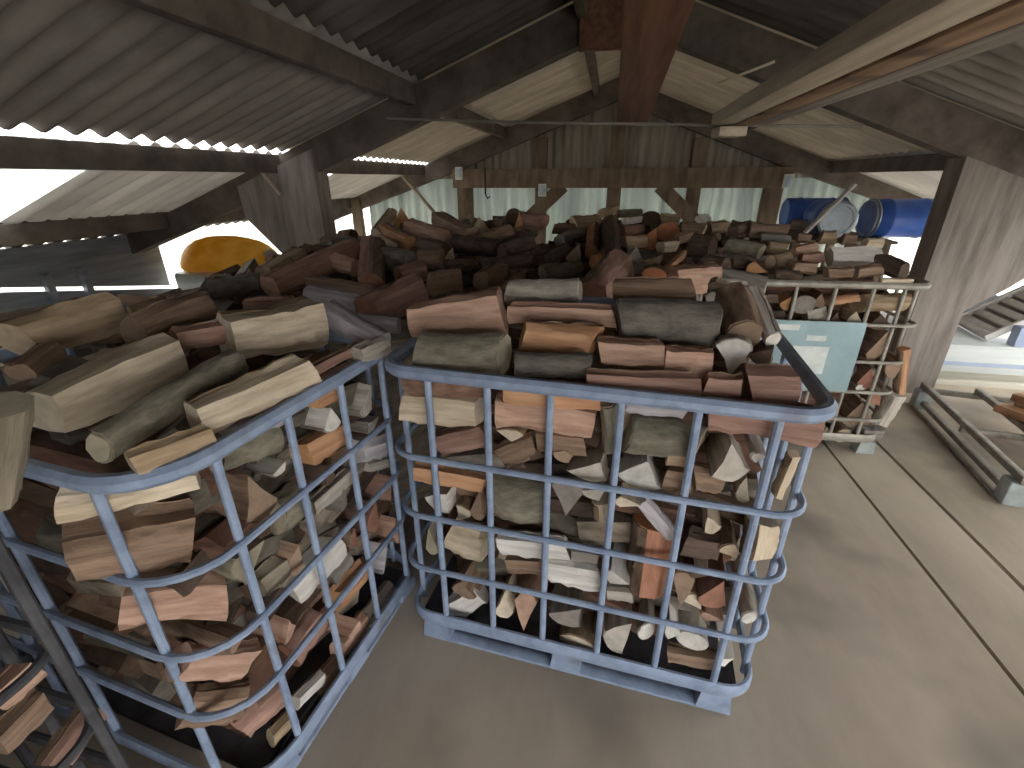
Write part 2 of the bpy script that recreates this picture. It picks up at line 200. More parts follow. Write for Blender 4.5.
(0.356,2.729,1.153,0.602,2.817,1.156,0.072,0.073,1,0,'S','p','C',"pinkish split log, at foot of middle rear heap"),
(0.463,5.758,1.244,0.479,5.957,1.224,0.079,0.079,1.33,0,'D','d','C',"dark brown round log end, along crest of middle rear heap"),
(0.572,5.769,1.244,0.766,5.69,1.242,0.059,0.058,1,0,'S','t','C',"tan split log, third from left of 3, along crest of middle rear heap"),
(1.026,5.818,1.246,1.061,6.015,1.226,0.052,0.052,1.62,0,'D','w','C',"whitish round log end, along crest of middle rear heap"),
(0.616,3.898,1.188,0.784,3.828,1.186,0.081,0.079,1,0,'B','d','C',"dark brown barked log, second from left of 3, on middle slope of middle rear heap"),
(-0.372,5.282,1.229,-0.126,5.496,1.236,0.063,0.065,1,0,'S','t','C',"tan split log, first from left of 3, along crest of middle rear heap"),
(-0.101,6.26,1.259,0.085,6.956,1.28,0.051,0.056,1,0,'S','t','C',"tan split log, second from left of 3, along crest of middle rear heap"),
(0.093,6.279,1.259,0.401,6.434,1.264,0.044,0.044,1,0,'B','g','C',"olive grey barked log, along crest of middle rear heap"),
(0.163,5.527,1.237,0.343,5.745,1.243,0.032,0.033,1,0,'S','w','C',"whitish split log, along crest of middle rear heap"),
(0.166,2.429,1.144,0.179,2.628,1.124,0.042,0.042,1.21,0,'W','c','C',"cream wedge-shaped log end, at foot of middle rear heap"),
(-0.382,4.018,1.192,-0.232,4.52,1.207,0.044,0.049,1,0,'S','k','C',"dark grey split log, on upper slope of middle rear heap"),
(0.71,4.992,1.221,0.891,4.866,1.217,0.051,0.05,1,0,'S','t','C',"tan split log, second from left of 2, on upper slope of middle rear heap"),
(0.944,5.02,1.222,1.143,5.2,1.227,0.051,0.053,1,0,'S','b','C',"brown split log, third from left of 3, on upper slope of middle rear heap"),
(-0.505,4.847,1.216,-0.325,4.792,1.215,0.052,0.051,1,0,'S','b','C',"brown split log, first from left of 3, on upper slope of middle rear heap"),
(-0.062,3.159,1.166,-0.001,3.385,1.173,0.046,0.049,1,0,'S','o','C',"orange split log, first from left of 2, on middle slope of middle rear heap"),
(0.137,2.996,1.161,0.256,3.014,1.161,0.032,0.032,1,0,'S','k','C',"dark grey split log, at foot of middle rear heap"),
(0.633,3.261,1.169,0.743,3.148,1.165,0.046,0.044,1,0,'B','d','C',"dark brown barked log, third from left of 3, on middle slope of middle rear heap"),
(-0.387,3.254,1.169,-0.303,3.678,1.181,0.032,0.036,1,0,'S','k','C',"dark grey split log, on middle slope of middle rear heap"),
(0.127,4.632,1.21,0.296,4.794,1.215,0.049,0.05,1,0,'S','r','C',"reddish brown split log, on upper slope of middle rear heap"),
(0.554,4.196,1.197,0.699,4.446,1.204,0.039,0.041,1,0,'S','b','C',"brown split log, second from left of 3, on upper slope of middle rear heap"),
(-0.086,2.369,1.142,-0.168,2.528,1.147,0.03,0.032,1,0,'B','g','C',"olive grey barked log, second from left of 2, at foot of middle rear heap"),
(0.81,3.588,1.238,1.013,3.463,1.213,0.048,0.046,1,0,'B','g','R',"olive grey barked log, on upper slope of right rear cage"),
(1.086,3.586,1.237,1.19,3.552,1.23,0.035,0.035,1,0,'S','t','R',"tan split log, first from left of 2, on upper slope of right rear cage"),
(1.013,3.281,1.176,1.133,3.36,1.192,0.04,0.041,1,0,'B','t','R',"tan barked log, on middle slope of right rear cage"),
(0.911,3.139,1.148,0.967,3.331,1.128,0.049,0.049,1.21,100,'W','o','R',"orange wedge-shaped log end, just above rim of right rear cage"),
(1.212,3.496,1.219,1.378,3.605,1.241,0.027,0.027,1,0,'S','p','R',"pinkish split log, on upper slope of right rear cage"),
(1.043,3.961,1.312,1.29,3.902,1.3,0.052,0.05,1,0,'S','b','R',"brown split log, along crest of right rear cage"),
(1.313,3.768,1.274,1.391,3.751,1.27,0.032,0.032,1,0,'S','b','R',"brown split log, first from left of 3, on upper slope of right rear cage"),
(1.47,3.799,1.28,1.575,3.805,1.281,0.045,0.044,1,0,'S','t','R',"tan split log, second from left of 2, on upper slope of right rear cage"),
(1.39,3.379,1.196,1.658,3.381,1.196,0.058,0.058,1,-38,'Q','w','R',"bright whitish block lying on the right rear cage heap"),
(1.698,3.665,1.253,1.817,3.693,1.259,0.031,0.031,1,0,'S','c','R',"cream split log, on upper slope of right rear cage"),
(1.659,3.33,1.186,1.722,3.174,1.155,0.05,0.047,1,0,'S','d','R',"dark brown split log, just above rim of right rear cage"),
(1.121,3.188,1.158,1.254,3.183,1.157,0.035,0.035,1,0,'S','b','R',"brown split log, first from left of 3, just above rim of right rear cage"),
(1.598,3.763,1.273,1.688,3.769,1.274,0.036,0.036,1,0,'S','b','R',"brown split log, second from left of 3, on upper slope of right rear cage"),
(1.212,3.348,1.19,1.354,3.394,1.199,0.033,0.033,1,0,'S','r','R',"reddish brown split log, on middle slope of right rear cage"),
(0.914,3.906,1.301,1.045,4.036,1.327,0.039,0.039,1,0,'S','d','R',"dark brown split log, first from left of 2, along crest of right rear cage"),
(0.79,3.264,1.173,0.899,3.272,1.174,0.04,0.04,1,0,'B','d','R',"dark brown barked log, on middle slope of right rear cage"),
(0.995,3.067,1.133,1.126,3.048,1.13,0.031,0.03,1,0,'B','d','R',"dark brown barked log, just above rim of right rear cage"),
(1.289,3.123,1.145,1.428,3.15,1.15,0.027,0.027,1,0,'S','b','R',"brown split log, second from left of 3, just above rim of right rear cage"),
(1.536,3.025,1.125,1.703,3.04,1.128,0.013,0.013,1,0,'S','c','R',"cream split log, just above rim of right rear cage"),
(1.449,3.136,1.147,1.605,3.196,1.159,0.034,0.034,1,0,'S','b','R',"brown split log, third from left of 3, just above rim of right rear cage"),
(1.463,4.081,1.336,1.357,4.101,1.34,0.035,0.035,1,0,'S','d','R',"dark brown split log, second from left of 2, along crest of right rear cage"),
(1.085,3.777,1.275,1.26,3.743,1.269,0.029,0.028,1,0,'S','k','R',"dark grey split log, on upper slope of right rear cage"),
(1.545,3.576,1.235,1.635,3.563,1.233,0.023,0.023,1,0,'S','b','R',"brown split log, third from left of 3, on upper slope of right rear cage"),
(1.343,3.074,0.99,1.478,3.074,1.019,0.024,0.023,1,0,'S','o','B',"orange split log, above the plate in right rear cage"),
(1.499,3.1,0.979,1.743,3.1,0.995,0.051,0.05,1,0,'S','t','B',"tan split log, above the plate in right rear cage"),
(1.22,3.095,0.886,1.325,3.095,0.928,0.045,0.045,1,0,'S','y','B',"pale grey split log, above the plate in right rear cage"),
(1.186,3.05,0.965,1.186,3.25,0.965,0.055,0.055,1.25,0,'D','k','B',"dark grey round log end, above the plate in right rear cage"),
(1.09,3.05,0.973,1.09,3.25,0.973,0.045,0.045,0.69,30,'W','o','B',"orange wedge-shaped log end, above the plate in right rear cage"),
(1.478,3.05,0.899,1.478,3.25,0.899,0.041,0.041,1.08,0,'W','c','B',"cream wedge-shaped log end, above the plate in right rear cage"),
(1.654,3.05,0.741,1.654,3.25,0.741,0.117,0.117,0.53,0,'W','b','B',"upper brown wedge-shaped log end of two, beside the plate in right rear cage"),
(1.648,3.05,0.526,1.648,3.25,0.526,0.071,0.071,0.85,0,'W','r','B',"reddish brown wedge-shaped log end, beside the plate in right rear cage"),
(1.628,3.05,0.456,1.628,3.25,0.456,0.022,0.022,1.5,0,'D','w','B',"whitish round log end, beside the plate in right rear cage"),
(1.799,3.078,0.719,1.856,3.078,0.434,0.027,0.028,1,0,'S','o','B',"orange split log, beside the plate in right rear cage"),
(1.849,3.093,0.42,1.811,3.093,0.219,0.043,0.044,1,0,'S','y','B',"pale grey split log, below plate level in right rear cage"),
(1.669,3.05,0.277,1.669,3.25,0.277,0.074,0.074,1.2,0,'W','b','B',"brown wedge-shaped log end, below plate level in right rear cage"),
(1.613,3.05,0.11,1.613,3.25,0.11,0.053,0.053,0.86,0,'D','t','B',"tan round log end, below plate level in right rear cage"),
(1.722,3.095,0.121,1.848,3.095,0.127,0.045,0.045,1,0,'S','k','B',"dark grey split log, below plate level in right rear cage"),
(1.509,3.05,0.121,1.509,3.25,0.121,0.045,0.045,0.83,0,'W','c','B',"cream wedge-shaped log end, below plate level in right rear cage"),
(1.615,3.05,0.882,1.615,3.25,0.882,0.044,0.044,1.69,0,'W','d','B',"right dark brown wedge-shaped log end of two, above the plate in right rear cage"),
(1.775,3.05,0.601,1.775,3.25,0.601,0.07,0.07,0.7,40,'W','b','B',"lower brown wedge-shaped log end of two, beside the plate in right rear cage"),
(1.732,3.05,0.382,1.732,3.25,0.382,0.051,0.051,1,140,'W','r','B',"reddish brown wedge-shaped log end, below plate level in right rear cage"),
(1.377,3.05,0.894,1.377,3.25,0.894,0.034,0.034,1,0,'W','d','B',"left dark brown wedge-shaped log end of two, above the plate in right rear cage"),
(0.992,3.085,0.875,1.102,3.085,0.893,0.035,0.035,1,0,'S','d','B',"lower dark brown split log of two, above the plate in right rear cage"),
(0.959,3.081,0.985,1.035,3.081,0.995,0.031,0.031,1,0,'S','d','B',"upper dark brown split log of two, above the plate in right rear cage"),
(1.265,3.05,0.998,1.265,3.25,0.998,0.041,0.041,0.83,0,'W','b','B',"brown wedge-shaped log end, above the plate in right rear cage"),
(-1.627,1.867,1.118,-1.427,1.929,1.124,0.04,0.041,1,0,'S','p','L',"pinkish split log, at foot of left rear heap"),
(-0.501,2.117,1.141,-0.458,2.502,1.176,0.032,0.037,1,0,'B','r','L',"reddish brown barked log, at foot of left rear heap"),
(0.705,3.076,1.135,0.919,2.946,1.109,0.031,0.029,1,0,'S','k','R',"dark grey split log, just above rim of right rear cage"),
(-1.285,1.036,1.275,-1.295,1.309,1.284,0.04,0.047,1,0,'S','b','K',"brown split log, small, tucked among bigger logs on left cage"),
(-1.428,0.853,1.301,-1.423,1.094,1.306,0.046,0.054,1,0,'S','t','K',"tan split log, small, tucked among bigger logs on left cage"),
(0.038,1.574,1.33,0.279,1.566,1.336,0.034,0.033,1,0,'S','b','T',"brown split log, tucked among bigger logs on middle cage"),
]

SC = bpy.context.scene
COLL = SC.collection
random.seed(11)

# ------------------------------------------------------------------ materials
def srgb(r, g, b):
    f = lambda v: (v / 255 / 12.92) if v / 255 <= 0.04045 else ((v / 255 + 0.055) / 1.055) ** 2.4
    return (f(r), f(g), f(b), 1.0)

def material(name, c1, c2, rough=0.8, scale=(6, 6, 6), detail=5.0, bump=0.2, metallic=0.0, vary=0.0, contrast=(0.35, 0.65), transl=0.0, coords='Object', spot=None):
    m = bpy.data.materials.new(name); m.use_nodes = True
    nt = m.node_tree; n = nt.nodes; l = nt.links
    bs = n['Principled BSDF']; out = n['Material Output']
    tc = n.new('ShaderNodeTexCoord'); mp = n.new('ShaderNodeMapping')
    mp.inputs['Scale'].default_value = scale
    l.new(tc.outputs[coords], mp.inputs['Vector'])
    oi = n.new('ShaderNodeObjectInfo')
    addv = n.new('ShaderNodeVectorMath'); addv.operation = 'ADD'
    sc = n.new('ShaderNodeVectorMath'); sc.operation = 'SCALE'; sc.inputs['Scale'].default_value = 37.0
    cmb = n.new('ShaderNodeCombineXYZ')
    for k in range(3): l.new(oi.outputs['Random'], cmb.inputs[k])
    l.new(cmb.outputs[0], sc.inputs[0]); l.new(mp.outputs[0], addv.inputs[0]); l.new(sc.outputs[0], addv.inputs[1])
    no = n.new('ShaderNodeTexNoise'); no.inputs['Scale'].default_value = 1.0; no.inputs['Detail'].default_value = detail; no.inputs['Roughness'].default_value = 0.62
    l.new(addv.outputs[0], no.inputs['Vector'])
    rp = n.new('ShaderNodeValToRGB')
    rp.color_ramp.elements[0].position = contrast[0]; rp.color_ramp.elements[0].color = c1
    rp.color_ramp.elements[1].position = contrast[1]; rp.color_ramp.elements[1].color = c2
    l.new(no.outputs['Fac'], rp.inputs[0])
    col = rp.outputs[0]
    if spot:
        n2 = n.new('ShaderNodeTexNoise'); n2.inputs['Scale'].default_value = spot[1]; n2.inputs['Detail'].default_value = 3
        l.new(tc.outputs[coords], n2.inputs['Vector'])
        r2 = n.new('ShaderNodeValToRGB'); r2.color_ramp.elements[0].position = spot[2]; r2.color_ramp.elements[1].position = spot[3]
        l.new(n2.outputs['Fac'], r2.inputs[0])
        mx = n.new('ShaderNodeMix'); mx.data_type = 'RGBA'
        l.new(r2.outputs[0], mx.inputs['Factor']); l.new(col, mx.inputs[6]); mx.inputs[7].default_value = spot[0]
        col = mx.outputs[2]
    if vary:
        hs = n.new('ShaderNodeHueSaturation')
        mr = n.new('ShaderNodeMapRange'); mr.inputs['To Min'].default_value = 1 - vary; mr.inputs['To Max'].default_value = 1 + vary
        l.new(oi.outputs['Random'], mr.inputs['Value']); l.new(mr.outputs[0], hs.inputs['Value']); l.new(col, hs.inputs['Color'])
        col = hs.outputs[0]
    l.new(col, bs.inputs['Base Color'])
    bs.inputs['Roughness'].default_value = rough; bs.inputs['Metallic'].default_value = metallic
    if 'Specular IOR Level' in bs.inputs: bs.inputs['Specular IOR Level'].default_value = 0.3
    if bump:
        b = n.new('ShaderNodeBump'); b.inputs['Strength'].default_value = bump; b.inputs['Distance'].default_value = 0.01
        l.new(no.outputs['Fac'], b.inputs['Height']); l.new(b.outputs[0], bs.inputs['Normal'])
    if transl:
        t = n.new('ShaderNodeBsdfTranslucent'); l.new(col, t.inputs['Color'])
        mix = n.new('ShaderNodeMixShader'); mix.inputs[0].default_value = transl
        l.new(bs.outputs[0], mix.inputs[1]); l.new(t.outputs[0], mix.inputs[2]); l.new(mix.outputs[0], out.inputs['Surface'])
    return m

WOODS = dict(c=((178, 160, 136), (222, 208, 184)), o=((170, 124, 92), (206, 162, 126)), p=((160, 126, 108), (204, 170, 150)),
             r=((134, 104, 92), (172, 138, 124)), g=((128, 118, 102), (164, 154, 136)), b=((116, 95, 79), (164, 138, 117)),
             w=((196, 190, 184), (232, 228, 222)), d=((82, 68, 60), (118, 99, 87)), t=((150, 128, 102), (194, 172, 144)),
             l=((160, 154, 160), (204, 200, 204)), k=((112, 107, 101), (150, 144, 137)), x=((146, 98, 78), (188, 138, 112)),
             y=((158, 150, 140), (200, 192, 180)))
ENDS = dict(c=(214, 200, 178), o=(206, 156, 112), p=(198, 162, 142), r=(160, 116, 98), g=(170, 160, 140), b=(158, 134, 114), w=(226, 222, 214),
            d=(100, 82, 70), t=(190, 170, 144), l=(200, 196, 198), k=(150, 142, 134), x=(190, 128, 94), y=(196, 188, 176))
BARKS = dict(g=((104, 100, 86), (146, 140, 124)), b=((98, 80, 66), (142, 121, 102)), k=((90, 86, 80), (132, 126, 116)), p=((118, 90, 76), (160, 128, 110)),
             d=((70, 57, 50), (104, 87, 76)), t=((104, 88, 70), (146, 126, 102)), y=((132, 126, 118), (176, 170, 158)), l=((120, 116, 122), (160, 156, 160)))
MAT = {}
def wood(c):
    if 'w' + c not in MAT:
        a, b = WOODS[c]; MAT['w' + c] = material('split_wood_' + c, srgb(*a), srgb(*b), 0.85, (3.5, 42, 42), 6, 0.55, vary=0.1)
    return MAT['w' + c]
def cut(c):
    if 'e' + c not in MAT:
        a = ENDS[c]; MAT['e' + c] = material('cut_wood_' + c, srgb(*[v * 0.86 for v in a]), srgb(*a), 0.9, (30, 22, 22), 4, 0.25, vary=0.08)
    return MAT['e' + c]
def barkm(c):
    c = c if c in BARKS else {'c': 't', 'w': 'y', 'o': 'b', 'r': 'b', 'x': 'b'}[c]
    if 'b' + c not in MAT:
        a, b = BARKS[c]; MAT['b' + c] = material('bark_' + c, srgb(*a), srgb(*b), 0.95, (14, 34, 34), 8, 0.9, vary=0.1)
    return MAT['b' + c]
M = dict(
    cage=material('blue_grey_galvanised_steel', srgb(130, 146, 172), srgb(158, 174, 200), 0.55, (12, 12, 12), 4, 0.05, 0.1, spot=(srgb(122, 124, 130), 5, 0.62, 0.75)),
    cage2=material('dull_galvanised_steel', srgb(138, 134, 126), srgb(172, 168, 158), 0.5, (12, 12, 12), 4, 0.05, 0.25),
    dim_steel=material('shade_dark_steel', srgb(66, 66, 70), srgb(92, 92, 96), 0.7, (12, 12, 12), 4, 0.05, 0.1),  # shade on the left edge cage put into the steel colour; decks reuse it
    foot=material('pale_steel_foot', srgb(150, 158, 158), srgb(176, 184, 184), 0.5, (9, 9, 9), 3, 0.05, 0.1),
    plate=material('pale_blue_plate', srgb(136, 160, 166), srgb(154, 178, 182), 0.45, (5, 5, 5), 3, 0.02, 0.1),
    sticker=material('white_sticker', srgb(200, 208, 204), srgb(222, 228, 224), 0.6, (9, 9, 9), 3, 0.0),
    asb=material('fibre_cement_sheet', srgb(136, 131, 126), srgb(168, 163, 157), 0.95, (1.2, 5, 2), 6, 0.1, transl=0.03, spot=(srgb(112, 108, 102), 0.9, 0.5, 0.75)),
    asbd=material('shade_dark_fibre_cement_sheet', srgb(84, 80, 77), srgb(112, 108, 104), 0.95, (1.2, 5, 2), 6, 0.1),  # same sheet, with the loft's shade put into its colour
    asbf=material('lit_beige_sheet', srgb(164, 156, 142), srgb(192, 184, 170), 0.95, (1.2, 5, 2), 6, 0.1, transl=0.17),  # lit look of the far roof put into colour; translucence brightens the rear
    asbl=material('eave_lit_sheet', srgb(186, 182, 176), srgb(210, 206, 200), 0.95, (1.2, 5, 2), 6, 0.1, transl=0.22),  # paler copy of the sheet, eave light put into its colour
    grp=material('translucent_roof_sheet', srgb(220, 224, 222), srgb(240, 242, 240), 0.6, (1, 1, 1), 2, 0.0, transl=0.6),
    beam=material('old_dark_timber', srgb(82, 74, 68), srgb(116, 106, 98), 0.9, (4, 4, 4), 7, 0.3),  # timber lightened: haze in the left bay is put into the colour
    post=material('grey_weathered_timber', srgb(116, 108, 102), srgb(152, 143, 136), 0.9, (14, 14, 1.6), 7, 0.25),
    gpost=material('brown_gable_timber', srgb(98, 84, 70), srgb(134, 118, 100), 0.9, (9, 9, 2), 6, 0.3),
    clad=material('pale_blue_cladding', srgb(182, 188, 184), srgb(206, 212, 206), 0.6, (6, 6, 0.8), 5, 0.03, transl=0.33),
    clad2=material('dull_beige_cladding', srgb(136, 130, 118), srgb(168, 162, 150), 0.7, (7, 7, 0.8), 5, 0.03, transl=0.1),
    board=material('haze_pale_wall_boarding', srgb(136, 142, 152), srgb(168, 174, 182), 0.9, (0.6, 1.2, 14), 6, 0.2),  # boards lightened: haze under the left eave is put into the colour
    floor=material('dusty_floor_boarding', srgb(176, 163, 147), srgb(202, 189, 172), 0.85, (2.2, 0.9, 2), 8, 0.08, coords='Generated' if False else 'Object', spot=(srgb(146, 136, 126), 1.4, 0.5, 0.7)),
    dark=material('dark_gap', srgb(36, 32, 30), srgb(52, 46, 42), 0.95, (6, 6, 6), 4, 0.1),
    plank=material('reddish_brown_plank', srgb(104, 74, 60), srgb(136, 100, 80), 0.8, (22, 1.3, 22), 7, 0.2),
    pale=material('pale_sawn_timber', srgb(176, 164, 146), srgb(206, 194, 174), 0.85, (22, 1.3, 22), 7, 0.2),
    orange=material('orange_stained_board', srgb(166, 122, 92), srgb(206, 164, 128), 0.8, (24, 1.1, 24), 7, 0.2, spot=(srgb(104, 72, 52), 2.2, 0.5, 0.62)),
    stain=material('stained_board', srgb(128, 98, 76), srgb(170, 140, 112), 0.8, (24, 1.1, 24), 7, 0.2, spot=(srgb(96, 76, 62), 2.2, 0.5, 0.62)),
    grey=material('grey_sawn_board', srgb(122, 114, 108), srgb(160, 152, 144), 0.85, (24, 1.1, 24), 7, 0.2),
    rod=material('pale_conduit', srgb(120, 116, 108), srgb(146, 142, 134), 0.6, (4, 4, 4), 3, 0.0),
    blue=material('blue_drum_plastic', srgb(52, 92, 176), srgb(72, 116, 204), 0.35, (3, 3, 3), 2, 0.0),
    lid=material('pale_drum_lid', srgb(168, 184, 198), srgb(198, 210, 220), 0.5, (9, 9, 9), 3, 0.02),
    ring=material('steel_clamp_ring', srgb(170, 174, 178), srgb(196, 200, 204), 0.35, (9, 9, 9), 3, 0.0, 0.7),
    yellow=material('yellow_tarpaulin', srgb(222, 178, 66), srgb(244, 212, 110), 0.6, (5, 5, 5), 5, 0.4, transl=0.5),
    bale=material('pale_plastic_wrap', srgb(176, 182, 172), srgb(208, 212, 204), 0.45, (7, 7, 7), 5, 0.4),
    white=material('white_panel', srgb(204, 212, 212), srgb(228, 232, 230), 0.6, (0.8, 2, 8), 4, 0.02),
    cream=material('cream_panel', srgb(200, 196, 182), srgb(222, 218, 206), 0.7, (0.8, 2, 8), 4, 0.02),
    bsheet=material('pale_blue_sheet', srgb(152, 166, 196), srgb(178, 190, 212), 0.55, (2, 2, 2), 3, 0.02),
    slat=material('pale_grey_slats', srgb(206, 202, 198), srgb(228, 224, 220), 0.7, (6, 6, 6), 4, 0.05),
    rack=material('grimy_steel_tube', srgb(120, 114, 106), srgb(160, 154, 146), 0.55, (10, 10, 10), 5, 0.05, 0.25),
)

# ------------------------------------------------------------------ mesh helpers
def link(name, bm, mat, parent=None, smooth=True, angle=35, loc=None, rot=None):
    bmesh.ops.recalc_face_normals(bm, faces=bm.faces)
    me = bpy.data.meshes.new(name); bm.to_mesh(me); bm.free()
    for m in (mat if isinstance(mat, (list, tuple)) else [mat]): me.materials.append(m)
    if smooth:
        for p in me.polygons: p.use_smooth = True
        me.set_sharp_from_angle(angle=math.radians(angle))
    o = bpy.data.objects.new(name, me); COLL.objects.link(o)
    if loc is not None: o.location = loc
    if rot is not None: o.rotation_euler = rot
    if parent is not None: o.parent = parent
    return o

def tag(o, label, cat, group=None, kind=None):
    o['label'] = label; o['category'] = cat
    if group: o['group'] = group
    if kind: o['kind'] = kind
    return o

def thing(name, label, cat, loc=(0, 0, 0), rotz=0.0, group=None):
    o = bpy.data.objects.new(name, None); COLL.objects.link(o)
    o.location = loc; o.rotation_euler = (0, 0, rotz); o.empty_display_size = 0.1
    return tag(o, label, cat, group)

def box(bm, x0, x1, y0, y1, z0, z1, bev=0.0, mat=0):
    v = [bm.verts.new((x, y, z)) for z in (z0, z1) for y in (y0, y1) for x in (x0, x1)]
    fs = [bm.faces.new([v[i] for i in q]) for q in ((0, 2, 3, 1), (4, 5, 7, 6), (0, 1, 5, 4), (1, 3, 7, 5), (3, 2, 6, 7), (2, 0, 4, 6))]
    for f in fs: f.material_index = mat
    if bev:
        es = list({e for f in fs for e in f.edges})
        bmesh.ops.bevel(bm, geom=es, offset=bev, segments=2, affect='EDGES', profile=0.5)

def prism(bm, poly, y0, y1):
    a = [bm.verts.new((x, y0, z)) for x, z in poly]; b = [bm.verts.new((x, y1, z)) for x, z in poly]
    bm.faces.new(a); bm.faces.new(b[::-1]); n = len(poly)
    for i in range(n): bm.faces.new((a[i], a[(i + 1) % n], b[(i + 1) % n], b[i]))

def tube(bm, pts, r, seg=8, closed=False, sq=None):
    """sweep a round (or r x sq elliptic) section along pts"""
    pts = [Vector(p) for p in pts]; n = len(pts); rings = []
    for i, p in enumerate(pts):
        if closed: t = pts[(i + 1) % n] - pts[i - 1]
        else: t = pts[min(i + 1, n - 1)] - pts[max(i - 1, 0)]
        t.normalize()
        up = Vector((0, 0, 1)) if abs(t.z) < 0.9 else Vector((0, 1, 0))
        s = t.cross(up).normalized(); u = s.cross(t).normalized()
        rings.append([bm.verts.new(p + s * math.cos(2 * PI * (k + .5) / seg) * r + u * math.sin(2 * PI * (k + .5) / seg) * (sq or r)) for k in range(seg)])
    m = n if closed else n - 1
    for i in range(m):
        A, B = rings[i], rings[(i + 1) % n]
        for k in range(seg): bm.faces.new((A[k], A[(k + 1) % seg], B[(k + 1) % seg], B[k]))
    if not closed:
        bm.faces.new(rings[0]); bm.faces.new(rings[-1][::-1])

def rrect(x0, x1, y0, y1, rad, z, k=6):
    out = []
    for cx, cy, a0 in ((x1 - rad, y0 + rad, -90), (x1 - rad, y1 - rad, 0), (x0 + rad, y1 - rad, 90), (x0 + rad, y0 + rad, 180)):
        for i in range(k + 1):
            a = math.radians(a0 + 90 * i / k); out.append((cx + rad * math.cos(a), cy + rad * math.sin(a), z))
    return out

# ------------------------------------------------------------------ camera
cam = bpy.data.cameras.new('camera'); cam.sensor_fit = 'HORIZONTAL'; cam.sensor_width = 36.0; cam.lens = CAM['f']; cam.clip_start = 0.02
co = bpy.data.objects.new('camera', cam); COLL.objects.link(co)
r, u, f = Vector(CAM['r']), Vector(CAM['u']), Vector(CAM['f_dir'])
mw = Matrix((r, u, -f)).transposed().to_4x4(); mw.translation = (0, 0, CAM['h']); co.matrix_world = mw
SC.camera = co

# ------------------------------------------------------------------ the setting
YN, YE = -2.6, 8.15
SL = 0.37
zr = lambda x: 3.0 - SL * abs(x)
def structure(o, label, cat): return tag(o, label, cat, None, 'structure')

FL = [('floor', -4.96, 1.548, 'wide dusty grey brown floor boarding under the cages'), ('floor.001', 1.566, 1.905, 'narrow floor board between two dark joints'), ('floor.002', 1.928, 4.6, 'floor boarding along the right side of the loft')]
for nm, x0, x1, lb in FL:
    bm = bmesh.new(); box(bm, x0, x1, YN, YE, -0.03, 0.0); structure(link('floor', bm, M['floor'], smooth=False), lb, 'floor')
bm = bmesh.new(); box(bm, -4.96, 4.6, YN, YE, -0.14, -0.031); structure(link('floor', bm, M['dark'], smooth=False), 'dark joists and subfloor seen in the floor joints', 'floor')

def sheet(name, x0, x1, y0, y1, lift, mat, label, hole=None, pitch=0.165, amp=0.02):
    bm = bmesh.new(); ny = max(2, int((y1 - y0) / pitch * 8)); nx = 8; V = []
    for i in range(nx + 1):
        x = x0 + (x1 - x0) * i / nx
        V.append([bm.verts.new((x, y0 + (y1 - y0) * j / ny, zr(x) + lift + amp * math.sin((y0 + (y1 - y0) * j / ny) * 2 * PI / pitch))) for j in range(ny + 1)])
    for i in range(nx):
        for j in range(ny):
            xm, ym = x0 + (x1 - x0) * (i + .5) / nx, y0 + (y1 - y0) * (j + .5) / ny
            if hole and hole[0] < xm < hole[1] and hole[2] < ym < hole[3]: continue
            bm.faces.new((V[i][j], V[i][j + 1], V[i + 1][j + 1], V[i + 1][j]))
    o = link(name, bm, mat, smooth=True, angle=80)
    md = o.modifiers.new('Solidify', 'SOLIDIFY'); md.thickness = 0.006
    return structure(o, label, 'roof sheeting')
YM = 4.28
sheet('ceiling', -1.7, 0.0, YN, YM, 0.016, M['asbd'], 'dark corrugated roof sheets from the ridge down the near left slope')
sheet('ceiling', -1.7, 0.0, YM, YE, 0.016, M['asbf'], 'beige corrugated roof sheets below the ridge over the left rear heap')
sheet('ceiling', -2.955, -1.6, YN, YM, 0.01, M['asb'], 'pale corrugated roof sheets above the left lower purlin')
sheet('ceiling', -2.955, -1.6, YM, YE, 0.01, M['asbf'], 'beige corrugated roof sheets above the lower purlin behind the left column')
sheet('ceiling', -4.47, -3.025, 2.85, YE, 0.0, M['asbl'], 'light corrugated roof sheets along the left eave', hole=(-3.75, -3.2, 5.45, 5.95))
sheet('ceiling', -4.47, -3.025, 1.2, 2.85, 0.0, M['grp'], 'bright translucent roof sheets at the left eave')
sheet('ceiling', -4.47, -3.025, YN, 1.2, 0.0, M['asb'], 'corrugated eave sheets at the near left end')
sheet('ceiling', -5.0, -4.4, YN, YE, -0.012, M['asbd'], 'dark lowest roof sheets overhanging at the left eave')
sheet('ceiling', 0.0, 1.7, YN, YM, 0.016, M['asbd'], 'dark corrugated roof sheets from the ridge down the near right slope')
sheet('ceiling', 0.0, 1.7, YM, YE, 0.016, M['asbf'], 'beige corrugated roof sheets right of the far ridge')
sheet('ceiling', 1.6, 3.1, YN, YM, 0.008, M['asb'], 'grey corrugated roof sheets in the middle of the near right slope')
sheet('ceiling', 1.6, 3.1, YM, YE, 0.008, M['asbf'], 'pale corrugated roof sheets above the blue drums')
sheet('ceiling', 2.95, 4.5, YM, YE, 0.0, M['asbl'], 'light corrugated roof sheets along the far right eave')
sheet('ceiling', 2.95, 4.5, 1.0, YM, 0.0, M['grp'], 'added translucent roof sheets that light the right bay')  # unseen skylight strip, added to brighten the floor and right bay
sheet('ceiling', 2.95, 4.5, YN, 1.0, 0.0, M['asb'], 'corrugated eave sheets at the near right end')

